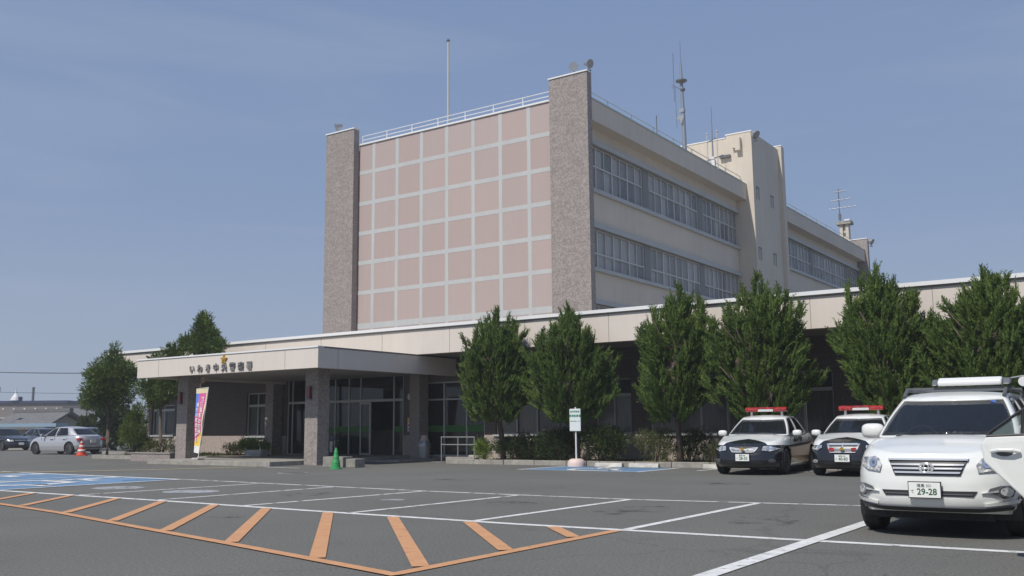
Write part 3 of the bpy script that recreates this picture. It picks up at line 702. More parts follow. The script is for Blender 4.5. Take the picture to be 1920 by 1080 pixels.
for (x0, y0) in ((-31.68, 23.3), (-24.54, 23.2), (-24.54, 28.7), (-32.9, 28.75)):
    w_ = .62 if y0 < 25 else .5
    p = obj('pillar', MB().use('granite').box(x0, x0+w_, y0, y0+.55, -.05, CB+.10), cp, bevel=.012)
    if y0 < 25:
        obj('red_lamp', MB().use('red_lamp').box(x0+.17, x0+.33, y0-.12, y0-.002, 2.25, 2.62).use('steel_dark').box(x0+.15, x0+.35, y0-.13, y0-.002, 2.621, 2.66).box(x0+.15, x0+.35, y0-.13, y0-.002, 2.21, 2.249), p)
# lettering
LET = 'いわき中央警察署'
for i, chh in enumerate(LET):
    x = -29.04+.4405*i
    mm = tmat(x, CY0-.03, 3.375)
    o = text_mesh('letter', chh, .29, 'letter', cp, Matrix.Translation(-OFF[cp.name]) @ mm, ext=.028, bold=.006)
eb = MB().use('gold')
cx, cz = -27.30, 3.66
pts = []
for k in range(10):
    a = R(90+36*k); rr_ = .17 if k % 2 == 0 else .085; pts.append((cx+rr_*math.cos(a), cz+rr_*math.sin(a)))
eb.prism(pts, 'y', CY0-.06, CY0-.002).lathe([(.001, -.09), (.05, -.085), (.06, -.06)], (cx, CY0, cz), axis='y', n=12)
obj('gold_star_emblem', eb, cp)
obj('hanging_sign', MB().use('pink_base').box(-31.5, -30.95, 23.9, 23.98, 3.02, 3.26), cp)
# forecourt platform
pf = MB().use('concrete').box(-31.2, -24.6, 21.75, 29.33, -.02, .15)
struct('forecourt_pavement', pf, bevel=.01)
struct('entrance_pavement', MB().use('concrete').box(-24.58, -22.9, 26.2, 29.33, -.02, .07))
struct('left_garden_bed', MB().use('soil').box(-39.9, -31.25, 25.2, 29.33, -.3, .12).use('concrete').box(-39.9, -31.25, 25.0, 25.19, -.3, .16))
for (x0, x1, h, y0, lab) in ((-22.46, -21.58, .33, 22.05, 'larger light concrete block beside the canopy pillar behind the green cone'), (-21.52, -21.12, .27, 22.12, 'smaller light concrete block right of the green cone')):
    t = tag(obj('concrete_block', MB().use('block_grey').box(x0, x1, y0, y0+.45, 0, h), bevel=.015), lab, 'concrete block', 'concrete blocks by the pillar')
tag(obj('low_garden_wall', MB().use('granite').box(-34.95, -32.4, 23.6, 23.9, -.1, .30).use('concrete').box(-34.97, -32.38, 23.57, 23.93, .301, .34)), 'low speckled stone planter wall left of the first canopy pillar', 'garden wall')

# ---------------------------------------------------------------- right planter
struct('planter_soil', MB().use('soil').box(-20.2, 12, 26.2, 29.33, -.02, .10))
k = MB().use('concrete'); x = -20.6
kb = []
rk = random.Random(2)
while x < 12:
    k.box(x, x+1.18, 26.02+rk.uniform(-.01, .01), 26.19, -.02, .15+rk.uniform(-.006, .006)); x += 1.2
struct('planter_kerb', k, bevel=.012)
for i, (x0, x1) in enumerate(((-14.56, -13.63), (-13.4, -12.44), (-11.05, -10.3), (-9.4, -8.7), (-7.0, -6.3))):
    lab = ('leftmost pale concrete wheel stop behind the blue bay', 'chipped pale wheel stop right of the first behind the blue bay', 'pale wheel stop just left of the first police car', 'wheel stop behind the first police car', 'wheel stop behind the second police car')[i]
    tag(obj('wheel_stop', MB().use('kerb_white').prism([(25.6, 0), (25.78, 0), (25.75, .12), (25.63, .12)], 'x', x0, x1), bevel=.01), lab, 'wheel stop', 'concrete wheel stops')

# ---------------------------------------------------------------- street objects
# rail and kerb block by the glass front
hr = thing('handrail', 'grey steel tube handrail with two bars beside the entrance glass', 'handrail', (-21.4, 27.75, 0))
a = MB().use('metal')
for z in (.87, .60): a.tube([(-22.2, 27.75, z), (-20.66, 27.75, z)], .022, 8)
obj('rail', a, hr)
for x in (-22.18, -21.42, -20.68): obj('post', MB().use('metal').tube([(x, 27.75, 0), (x, 27.75, .87)], .024, 8), hr)
tag(obj('kerb_block', MB().use('concrete').box(-21.75, -20.66, 27.45, 27.66, -.02, .17).box(-20.65, -20.35, 27.3, 27.62, -.02, .16), bevel=.012), 'row of grey kerb blocks at the foot of the handrail', 'kerb block')
bn = thing('waste_bin', 'pale grey rounded bin standing in shade by the entrance pier', 'bin', (-23.95, 28.9, .06))
obj('bin_body', MB().use('metal').lathe([(.22, .07), (.25, .5), (.25, .62), (.20, .72)], (-23.95, 28.9, 0), n=20), bn, smooth=True, autosmooth=40)
obj('lid', MB().use('pink_base').lathe([(.20, .721), (.14, .80), (.13, .93), (.001, .95)], (-23.95, 28.9, 0), n=20), bn, smooth=True, autosmooth=40)
us = thing('umbrella_stand', 'dark stand with a white notice by the glazed entrance', 'stand', (-28.9, 29.0, .15))
obj('frame', MB().use('steel_dark').box(-29.15, -28.7, 28.9, 29.1, .75, .95).tube([(-29.05, 29.0, .15), (-29.05, 29.0, .8)], .02, 6).tube([(-28.8, 29.0, .15), (-28.8, 29.0, .8)], .02, 6).box(-29.15, -28.7, 28.85, 29.15, .151, .2), us)
obj('notice', MB().use('paper').box(-29.0, -28.85, 28.86, 28.87, .25, .7), us)
# green cone / red cone
def cone(x, y, z, h, r, m, bands, label, slim=False):
    t = thing('traffic_cone', label, 'traffic cone', (x, y, z))
    obj('cone_base', MB().use(m).lathe([(r*1.25, 0), (r*1.25, .03), (r*1.0, .05)] if slim else [(r*1.5, 0), (r*1.5, .035), (r*1.15, .05)], (x, y, z), n=24 if slim else 4), t)
    c = MB().use(m); prof = [(r, .045)]
    for i in range(1, 9):
        u = i/8; prof.append((r*(1-u)*.86+.028, .045+(h-.045)*u))
        if slim and i in (2, 4, 6): prof.append((prof[-1][0]+.012, prof[-1][1]+.004))
    prof.append((.001, h)); bd = obj('cone_body', c.lathe(prof, (x, y, z), n=20), t, smooth=True, autosmooth=50)
    for a_, b_ in bands:
        ra, rb = r*(1-a_)*.86+.034, r*(1-b_)*.86+.034
        obj('white_band', MB().use('cone_white').lathe([(ra, .045+(h-.045)*a_), (rb, .045+(h-.045)*b_)], (x, y, z), n=20), bd, smooth=True)
cone(-20.98, 21.15, 0, .64, .14, 'cone_green', [], 'solid green traffic cone before the concrete blocks', True)
cone(-44.8, 27.5, 0, .78, .24, 'cone_red', [(.22, .36), (.52, .64), (.80, .88)], 'red and white banded traffic cone behind the silver sedan')
# bay sign
sg = thing('bay_sign', 'white notice panel on a white pole in a pinkish base by the blue bay', 'sign', (-15.15, 25.55, 0))
obj('base', MB().use('pink_base').lathe([(.27, 0), (.27, .10), (.23, .20), (.15, .235), (.001, .24)], (-15.15, 25.55, 0), n=20), sg, smooth=True, autosmooth=50)
obj('pole', MB().use('white_metal').tube([(-15.15, 25.55, .2), (-15.15, 25.55, 1.80)], .026, 10), sg)
pn = obj('panel', MB().use('sign_white').box(-15.33, -14.94, 25.48, 25.51, 1.07, 1.75), sg, bevel=.01)
text_mesh('panel_text', '身体障害者', .068, 'green_ink_sign', pn, Matrix.Translation(-OFF[sg.name]) @ tmat(-15.135, 25.476, 1.66), ext=.001)
text_mesh('panel_text', '専用駐車場', .082, 'green_ink_sign', pn, Matrix.Translation(-OFF[sg.name]) @ tmat(-15.135, 25.476, 1.53), ext=.001, bold=.002)
text_mesh('panel_text', 'ご協力をお願いします', .036, 'green_ink_sign', pn, Matrix.Translation(-OFF[sg.name]) @ tmat(-15.135, 25.476, 1.37), ext=.001)
# banner
bn_ = thing('banner_flag', 'tall pink and yellow vertical banner leaning beside the left canopy pillar', 'banner', (-28.8, 22.15, .15))
A, B_ = Vector((-28.80, 22.15, .15)), Vector((-28.36, 22.15, 2.72))
obj('water_base', MB().use('kerb_white').box(-28.98, -28.62, 22.0, 22.3, .151, .23), bn_, bevel=.02)
obj('pole', MB().use('white_metal').tube([A, B_, ], .018, 8).tube([B_, (-29.03, 22.15, 2.68)], .012, 6), bn_)
def bp(u, v): # u: 0 left .. 1 at pole ; v: 0 bottom .. 1 top
    rgt = A.lerp(B_, .09+.90*v); lft = Vector((-29.02, 22.15, .42+2.25*v))
    p = lft.lerp(rgt, u); p.y += .03*math.sin(v*9)*(.4+u*.6)-.02; return p
c = MB()
nv, nu = 28, 8
for j in range(nv+1):
    for i in range(nu+1): c.v.append(tuple(bp(i/nu, j/nv)))
for j in range(nv):
    v = j/nv
    for i in range(nu):
        m_ = 'banner_pink'
        if i >= 7: m_ = 'banner_cream'
        if v > .91: m_ = 'banner_cream'
        if v < .10: m_ = 'paper'
        elif v < .17+(.04*i if i > 2 else 0)*.5: m_ = 'banner_yellow'
        elif i < 2 and v > .55 and v < .9: m_ = 'banner_blue'
        c.use(m_); c.face([j*(nu+1)+i, j*(nu+1)+i+1, (j+1)*(nu+1)+i+1, (j+1)*(nu+1)+i])
cl = obj('cloth', c, bn_)
for col, (uu, s, txt) in enumerate(((.66, .19, '飲酒運転の根絶'), (.27, .16, '地域の安全を守る'))):
    for i, chh in enumerate(txt):
        p = bp(uu, (.83-.085*i)) if col == 0 else bp(uu, .74-.078*i)
        text_mesh('cloth_text', chh, s, 'paper', cl, Matrix.Translation(-OFF[bn_.name]) @ tmat(p.x, p.y-.02, p.z), ext=.003, bold=.004, sx=.8)
# flower box
fb = thing('flower_box', 'white rectangular planter box under the pale green bush', 'planter box', (-30.6, 26.3, .12))
obj('box', MB().use('kerb_white').prism([(-31.05, .15), (-30.15, .15), (-30.08, .40), (-31.12, .40)], 'y', 26.15, 26.5), fb)
# scooter
sc_ = thing('motor_scooter', 'dark red scooter with white shield parked behind the shrubs', 'scooter', (-18.9, 28.75, .1))
for x in (-19.4, -18.4): obj('wheel', MB().use('rubber').lathe([(.13, -.05), (.22, -.045), (.23, 0), (.22, .045), (.13, .05)], (x, 28.75, .34), axis='y', n=20), sc_)
obj('body', MB().use('scooter_red').prism([(-19.2, .3), (-18.6, .3), (-18.25, .55), (-18.35, .82), (-18.75, .80), (-18.85, .45), (-19.2, .42)], 'y', 28.62, 28.88), sc_, bevel=.03)
obj('front_shield', MB().use('white_metal').prism([(-19.3, .4), (-19.2, .4), (-19.28, .98), (-19.38, .98)], 'y', 28.55, 28.95), sc_, bevel=.02)
obj('seat', MB().use('black_plastic').box(-18.9, -18.25, 28.63, 28.87, .825, .90), sc_, bevel=.03)
obj('handlebar', MB().use('steel_dark').tube([(-19.3, 28.42, 1.02), (-19.32, 28.75, 1.0), (-19.3, 29.08, 1.02)], .018, 6), sc_)
obj('luggage_box', MB().use('pink_base').box(-18.35, -18.0, 28.58, 28.92, .905, 1.15), sc_, bevel=.02)
# ---------------------------------------------------------------- vegetation
def leafquad(mb, p, d, nrm, L, W):
    """pointed leaf: base p, along d"""
    s = d.cross(nrm)
    if s.length < 1e-4: s = Vector((1, 0, 0))
    s.normalize(); b = len(mb.v)
    mb.v += [tuple(p - s*W*.35), tuple(p + d*L*.45 + s*W*.5), tuple(p + d*L), tuple(p + d*L*.45 - s*W*.5)]
    mb.face((b, b+1, b+2, b+3))
def rv(r): return Vector((r.gauss(0, 1), r.gauss(0, 1), r.gauss(0, 1))).normalized()
def tuft(mb, r, p, d, L, n, leaf, spread):
    """flame shaped spray: leaves clothe a short shoot p -> p+d*L"""
    for i in range(n):
        u = (i+r.random())/n
        w = math.sin(math.pi*min(1, u*1.15+.08))*spread
        o = rv(r); o -= d*o.dot(d)
        q = p + d*L*u + o*w*L*r.random()
        dd = (d*1.5 + o*.55 + Vector((0, 0, .25))).normalized()
        leafquad(mb, q, dd, rv(r), leaf*r.uniform(.7, 1.3)*(1.1-.35*u), leaf*.36)
def lobes_points(r, lobes, n, shell=.72):
    wts = [l[3]*l[4]+l[4]*l[5]+l[3]*l[5] for l in lobes]; tot = sum(wts)
    for _ in range(n):
        t = r.random()*tot; k = 0
        while t > wts[k] and k < len(lobes)-1: t -= wts[k]; k += 1
        l = lobes[k]; u = rv(r); rad = r.uniform(shell, 1.0)
        yield l, u, Vector((l[0]+u.x*l[3]*rad, l[1]+u.y*l[4]*rad, l[2]+u.z*l[5]*rad))
def limb(mb, pts, r0, r1, n=8):
    k = len(pts); mb.tube(pts, [r0+(r1-r0)*i/(k-1) for i in range(k)], n)
def juniper(x, y, z0, zt, hw, zlow, seed, label, lean=0.0, tr=.11, ty=.4, name='conifer_tree'):
    r = random.Random(seed)
    t = thing(name, label, 'tree', (x, y, z0), 'flame shaped conifers in the planter')
    H = zt - zlow; zc = zlow + H*.42
    tm = MB().use('bark')
    limb(tm, [(x, y+ty, z0-.1), (x+.02, y+ty*.9, z0+.5), (x+lean*.2-.03, y+ty*.4, zlow+.4), (x+lean*.5, y, zc+.4), (x+lean, y, zt-.7)], tr, .03)
    for k in range(9):
        a = r.uniform(0, 6.283); h = zlow+.1+H*.06*k
        limb(tm, [(x+lean*.3, y, h), (x+math.cos(a)*hw*.35, y+math.sin(a)*hw*.3, h+.35), (x+math.cos(a)*hw*.72, y+math.sin(a)*hw*.6, h+.95)], .045, .012, 6)
    obj('trunk', tm, t, smooth=True)
    PR = [(0, .34), (.10, .66), (.25, .88), (.45, 1.0), (.62, .99), (.74, .84), (.83, .58), (.91, .30), (1, .10)]
    ph = r.uniform(0, 50)
    def env(t, a):
        v = PR[-1][1]
        for (t0, v0), (t1, v1) in zip(PR, PR[1:]):
            if t <= t1: v = v0+(v1-v0)*max(0, (t-t0)/(t1-t0)); break
        return hw*v*(1+.34*noise.noise(Vector((math.cos(a)*1.5+ph, math.sin(a)*1.5, t*2.6)))+.16*noise.noise(Vector((math.cos(a)*4+ph, math.sin(a)*4, t*7))))
    cm = MB().use('juniper')
    def flame(p, d, L, rad, nl, leaf):
        # tapering sprig: thin twisted core clothed with small scale leaves
        a_ = d.cross(Vector((1, .2, 0))).normalized(); c_ = a_.cross(d); n = 5; b = len(cm.v); bend = rv(r)*L*.14; rings = ((0, .55), (.3, 1), (.65, .62))
        for (u, w) in rings:
            q = p+d*L*u+bend*u*u
            for k in range(n):
                t_ = 6.283*k/n+u*2; rr = rad*w*r.uniform(.55, 1.1); cm.v.append(tuple(q+(a_*math.cos(t_)+c_*math.sin(t_))*rr))
        cm.v.append(tuple(p+d*L+bend))
        for m_ in range(2):
            for k in range(n): cm.face((b+m_*n+k, b+m_*n+(k+1) % n, b+(m_+1)*n+(k+1) % n, b+(m_+1)*n+k))
        for k in range(n): cm.face((b+2*n+k, b+2*n+(k+1) % n, b+3*n))
        for i in range(nl):
            u = (i+r.random())/nl; w = .55+1.5*u if u < .3 else 1.25*(1-u)+.12
            t_ = r.uniform(0, 6.283); o = a_*math.cos(t_)+c_*math.sin(t_)
            q = p+d*L*u*.97+bend*u*u+o*rad*w*.95
            leafquad(cm, q, (d*1.35+o*.8+rv(r)*.25).normalized(), rv(r), leaf*r.uniform(.7, 1.5), leaf*.30)
    def plume(T, B0, rad, nf):
        ax = T-B0; L = ax.length; ax.normalize()
        s1 = ax.cross(Vector((.3, 1, 0))).normalized(); s2 = s1.cross(ax); bw = rv(r)*L*.08
        for q in range(nf):
            u = r.random()**.8; w = (u/.25 if u < .25 else (1-u)/.75)**.8
            t_ = r.uniform(0, 6.283); rr = rad*w*math.sqrt(r.uniform(.2, 1)); o = s1*math.cos(t_)+s2*math.sin(t_)
            p = B0+ax*L*u*.9+o*rr+bw*math.sin(3.14*u)
            l_ = r.uniform(.20, .42)*(1.25-.4*u)
            flame(p, (ax*1.2+o*.42+Vector((0, 0, .25))+rv(r)*.22).normalized(), l_, r.uniform(.035, .062), 19, .078)
        flame(T-ax*.42, (ax+Vector((0, 0, .3))+rv(r)*.1).normalized(), .55, .045, 30, .07)
    for _q in range(560):   # short inner sprigs
        t_ = r.uniform(.05, .85); a = r.uniform(0, 6.283); R_ = env(t_, a)*r.uniform(.30, .72)
        p = Vector((x+lean*t_+math.cos(a)*R_, y+math.sin(a)*R_*.62, zlow+H*.88*t_-.2))
        flame(p, (Vector((math.cos(a)*.7, math.sin(a)*.5, .8))+rv(r)*.35).normalized(), r.uniform(.22, .42), r.uniform(.04, .07), 18, .08)
    NP = 64
    for k in range(NP):
        t_ = .22+.74*((k+.5)/NP)**.9; a = k*2.399+r.uniform(-.35, .35); R_ = env(t_, a)*r.uniform(.70, 1.14)
        ztip = zlow+H*.92*t_+r.uniform(-.10, .22); T = Vector((x+lean*t_+math.cos(a)*R_, y+math.sin(a)*R_*.62, ztip))
        Lp = r.uniform(.9, 1.45)*(1.0 if t_ > .35 else .75); rb = R_*r.uniform(.38, .60)
        B0 = Vector((x+lean*t_*.6+math.cos(a)*rb, y+math.sin(a)*rb*.62, max(zlow-.12, ztip-Lp)))
        plume(T, B0, r.uniform(.17, .27), 17)
    for k in range(7):   # taller spires
        a = r.uniform(0, 6.283); q = (0, .14, .3, .45, .6, .72, .5)[k]; R_ = hw*q
        top = zt-.05-(q**1.4)*H*.30+r.uniform(-.1, .15)
        if k == 0: top = zt
        T = Vector((x+lean+math.cos(a)*R_, y+math.sin(a)*R_*.4, top))
        plume(T, T-Vector((math.cos(a)*.15, 0, r.uniform(.9, 1.2))), .13, 13)
    cm.use('bark'); n1, n2 = 9, 14   # inner mass of bare twigs
    b = len(cm.v)
    for i in range(n1+1):
        t_ = .08+.66*i/n1
        for k in range(n2):
            a = 6.283*k/n2; R_ = env(t_, a)*.36*r.uniform(.7, 1.2)*(0.05 if i in (0, n1) else 1)
            cm.v.append((x+lean*t_+math.cos(a)*R_, y+math.sin(a)*R_*.62, zlow+H*.9*t_+r.uniform(-.05, .05)))
    for i in range(n1):
        for k in range(n2): cm.face((b+i*n2+k, b+i*n2+(k+1) % n2, b+(i+1)*n2+(k+1) % n2, b+(i+1)*n2+k))
    obj('crown', cm, t)
    return t
for a in ((-18.75, 26.3, .1, 5.20, 1.66, 1.40, 11, 'flame shaped conifer nearest the canopy, leftmost of the planter row', .10, .12, .5),
          (-15.72, 26.2, .1, 5.12, 1.56, 1.30, 12, 'flame shaped conifer directly behind the white bay sign', .0, .11, .4),
          (-12.25, 26.3, .1, 5.38, 1.48, 1.32, 13, 'conifer with a tall central spire left of the first police car', .32, .12, .45),
          (-9.55, 26.1, .1, 5.40, 1.76, 1.30, 14, 'broad conifer rising above the first police car', .1, .12, 1.2),
          (-6.05, 26.3, .1, 5.42, 1.42, 1.35, 15, 'conifer rising above the second police car', -.12, .12, 1.2),
          (-3.65, 26.1, .1, 5.05, 1.50, 1.40, 16, 'rightmost conifer above the white car with the roof rack', .05, .12, 1.0)):
    juniper(*a)
def cloud_tree(x, y, z0, trunk_top, lobes, seed, label, m='pine', nt=900, leaf=.11, tr=.12, L=.22, name='pine_tree', group=None):
    r = random.Random(seed)
    t = thing(name, label, 'tree', (x, y, z0), group)
    tm = MB().use('bark')
    zt = max(l[2] for l in lobes)
    limb(tm, [(x, y, z0-.1), (x+.04, y, z0+.6), (x-.05, y, trunk_top), (x, y, (trunk_top+zt)/2), (x+.03, y, zt)], tr, .03)
    for l in lobes: limb(tm, [(x, y, trunk_top+.15), ((x+l[0])/2, (y+l[1])/2, (trunk_top+l[2])/2+.1), (l[0], l[1], l[2])], tr*.5, .015, 6)
    obj('trunk', tm, t, smooth=True)
    cm = MB().use(m)
    for l, u, p in lobes_points(r, lobes, nt, .55):
        d = (u + Vector((0, 0, .5)) + rv(r)*.6).normalized()
        tuft(cm, r, p, d, L*r.uniform(.7, 1.4), 12, leaf, .5)
    for l, u, p in lobes_points(r, lobes, nt, .2):
        leafquad(cm, p, rv(r), rv(r), leaf*1.6, leaf*1.4)
    obj('crown', cm, t)
    return t
def around(x, y, z, hw, h, n, seed, lo=.35, hi=.5):
    r = random.Random(seed); out = [(x, y, z, hw*.72, hw*.65, h*.36)]
    for k in range(n):
        a = 6.283*k/n+r.uniform(-.2, .2); q = r.uniform(.5, .68); zz = z+r.uniform(-.34, .34)*h
        f = math.sqrt(max(.15, 1-((zz-z)/(h*.55))**2))
        out.append((x+math.cos(a)*hw*q*f, y+math.sin(a)*hw*q*f*.9, zz, hw*r.uniform(lo, hi), hw*r.uniform(lo, hi), h*r.uniform(.12, .2)))
    return out
# round tree with a bare trunk, far left
cloud_tree(-39.7, 25.6, .1, 2.3, around(-39.75, 25.6, 3.35, 1.38, 2.3, 16, 5, .40, .46)+[(-39.8, 25.6, 3.9, 1.0, .8, .75), (-39.6, 25.6, 4.45, .5, .45, .45), (-39.5, 25.6, 4.85, .20, .20, .36), (-40.45, 25.6, 2.75, .80, .6, .66), (-38.95, 25.6, 2.95, .85, .6, .70), (-40.1, 25.6, 3.6, .8, .7, .6)], 21,
           'round crowned tree with a bare slim trunk left of the canopy', m='pine', nt=5200, leaf=.07, tr=.11, L=.15, name='garden_tree', group='trees left of the canopy')
# trees behind the canopy
cloud_tree(-33.0, 25.4, .1, 3.4, [(-33.0, 25.4, 5.2, .42, .36, .5), (-32.95, 25.4, 5.65, .24, .24, .36), (-32.6, 25.4, 5.0, .42, .36, .30), (-33.9, 25.4, 4.85, .40, .34, .26), (-33.5, 25.4, 4.75, .45, .36, .24), (-31.95, 25.3, 4.6, .34, .3, .22), (-32.9, 25.4, 4.55, .8, .5, .22)], 22,
           'pine with a pointed layered top rising behind the canopy roof', m='pine', nt=1500, leaf=.09, tr=.09, L=.2, group='trees left of the canopy')
cloud_tree(-35.6, 25.4, .1, 2.0, [(-35.0, 25.4, 4.5, .42, .36, .36), (-35.9, 25.4, 4.1, .5, .4, .34), (-34.6, 25.4, 4.3, .4, .36, .26), (-35.4, 25.4, 3.7, 1.0, .6, .5), (-36.4, 25.4, 3.1, .65, .5, .45), (-34.9, 25.4, 3.0, .8, .5, .5), (-34.4, 25.4, 3.5, .6, .5, .35), (-35.9, 25.4, 2.6, .7, .5, .4)], 23,
           'lower pine spreading beside the left end of the canopy', m='pine', nt=2000, leaf=.085, tr=.09, L=.18, group='trees left of the canopy')
def shrub(x, y, z0, hw, h, seed, m, label, n=500, leaf=.09, name='shrub', hd=None, stems=5):
    r = random.Random(seed)
    t = thing(name, label, 'shrub', (x, y, z0), 'shrubs in the planting beds')
    tm = MB().use('bark')
    for k in range(stems):
        a = r.uniform(0, 6.283); q = hw*r.uniform(.2, .6)
        limb(tm, [(x+.05*math.cos(a), y+.05*math.sin(a), z0-.05), (x+math.cos(a)*q*.6, y+math.sin(a)*q*.5, z0+h*.4), (x+math.cos(a)*q, y+math.sin(a)*q*.8, z0+h*.8)], .025, .008, 5)
    obj('stem', tm, t)
    hd = hd or hw*.8
    lobes = [(x, y, z0+h*.48, hw*.7, hd*.7, h*.42)]
    for k in range(8):
        a = r.uniform(0, 6.283); lobes.append((x+math.cos(a)*hw*.5, y+math.sin(a)*hd*.5, z0+h*r.uniform(.3, .75), hw*.42, hd*.42, h*r.uniform(.18, .28)))
    cm = MB().use(m)
    for l, u, p in lobes_points(r, lobes, n, .5):
        if p.z < z0+.03: continue
        d = (u + Vector((0, 0, .6)) + rv(r)*.7).normalized()
        tuft(cm, r, p, d, .17*r.uniform(.6, 1.4), 7, leaf, .6)
    obj('foliage', cm, t)
    return t
for a in ((-38.4, 26.0, .1, .75, 2.5, 31, 'shrub_yellow', 'tall loose light green bush before the left wing window', 1100, .085),
          (-39.3, 26.6, .1, 1.1, 1.0, 32, 'shrub_dark', 'wide dark bush under the round tree', 800, .085),
          (-44.6, 31.5, .0, 1.6, 1.4, 33, 'shrub_dark', 'dark bush behind the trunk of the round tree', 700, .10),
          (-36.4, 26.0, .1, .8, .7, 30, 'shrub_olive', 'low olive bush left of the low stone wall', 350, .08),
          (-30.9, 26.6, .1, .85, .72, 34, 'shrub_light', 'bright green low bush spilling over the white planter box', 700, .085),
          (-33.6, 27.6, .1, .45, .55, 35, 'shrub_olive', 'small grassy plant at the wall under the canopy', 200, .08),
          (-19.45, 26.65, .1, .36, .70, 36, 'shrub_light', 'small yellow green shrub beside the handrail', 350, .07),
          (-18.3, 26.9, .1, .95, .80, 37, 'shrub_dark', 'dark low shrub at the foot of the leftmost conifer', 1100, .07),
          (-16.5, 26.9, .1, 1.0, 1.10, 38, 'shrub_dark', 'dark shrub behind the base of the bay sign', 1400, .07),
          (-14.75, 26.75, .1, .88, 1.15, 39, 'shrub_mid', 'leafy mid green shrub right of the bay sign', 1300, .075),
          (-13.05, 26.7, .1, .66, 1.0, 40, 'shrub_olive', 'clipped round olive green shrub behind the wheel stops', 900, .055),
          (-12.0, 27.0, .1, .60, 1.0, 41, 'shrub_dark', 'dark shrub at the foot of the spired conifer', 600, .07),
          (-11.2, 26.8, .1, .42, .60, 42, 'shrub_olive', 'sparse twiggy shrub left of the first police car', 110, .06)):
    shrub(*a)
rg = random.Random(9); gm = MB().use('shrub_olive')
for i in range(2600):
    x = rg.uniform(-39.8, -32.6); y = rg.uniform(25.4, 29.2)
    if noise.noise(Vector((x*.6, y*.6, 0))) < -.05: continue
    leafquad(gm, Vector((x, y, .1)), (Vector((0, 0, 1))+rv(rg)*.5).normalized(), rv(rg), rg.uniform(.06, .16), .03)
for i in range(3200):
    x = rg.uniform(-20.1, 2); y = rg.uniform(26.25, 29.2)
    if noise.noise(Vector((x*.8, y*.8, 3))) < .0: continue
    leafquad(gm, Vector((x, y, .09)), (Vector((0, 0, 1))+rv(rg)*.7).normalized(), rv(rg), rg.uniform(.04, .12), .04)
tag(obj('weeds', gm), 'low weeds and grass tufts in the planting beds', 'weeds', kind='stuff')
# ---------------------------------------------------------------- cars
def lerp_tab(tab, y):
    if y <= tab[0][0]: return tab[0][1]
    for (a, va), (b_, vb) in zip(tab, tab[1:]):
        if y <= b_:
            u = (y-a)/(b_-a); u = u*u*(3-2*u)*.5+u*.5
            return va+(vb-va)*u
    return tab[-1][1]
class Car:
    """local axes: x across, y backwards from the nose, z up"""
    def __init__(s, **k): s.__dict__.update(k)
    def outline_x(s, W, yn, n, th): return W*math.sin(th)**(2/n)
    def row(s, f):
        """width factor, nose inset, tail inset for a row at height fraction f"""
        return lerp_tab(s.wf, f), lerp_tab(s.ni, f), lerp_tab(s.ti, f)
    def nose_y(s, x, f):
        wf, ni, ti = s.row(f); W = s.W*wf; n = s.n
        u = min(1, abs(x)/W); return ni + s.L0*(1-max(0, 1-u**n)**(1/n))
    def build_shell(s):
        NR = 22; v = []; ys = []
        half = []
        nf, ns_, nr_ = 16, 34, 14
        rows = []
        fr = [i/NR for i in range(NR+1)]
        for f in fr:
            wf, ni, ti = s.row(f); W = s.W*wf; pts = []
            for i in range(nf):
                th = (math.pi/2)*i/nf
                pts.append((W*math.sin(th)**(2/s.n), ni+s.L0*(1-math.cos(th)**(2/s.n))))
            y0, y1 = ni+s.L0, s.L-ti-s.L1
            for i in range(ns_+1):
                u = i/ns_; y = y0+(y1-y0)*u
                pts.append((W*(1-.0*u), y))
            for i in range(1, nr_+1):
                th = (math.pi/2)*(1-i/nr_)
                pts.append((W*max(0, math.sin(th))**(2/s.n), s.L-ti-s.L1*(1-math.cos(th)**(2/s.n)) if False else s.L-ti-s.L1+s.L1*math.cos(th)**(2/s.n)))
            # taper the plan a little toward both ends
            pts = [(x*(1-.05*sm((abs(y-s.L*.5)-s.L*.22)/(s.L*.28))), y) for x, y in pts]
            rows.append([(x, y, s.zb(y)+f*(lerp_tab(s.top, y)-s.zb(y))) for x, y in pts])
        return rows, fr
    def zb(s, y): return lerp_tab(s.bot, y)

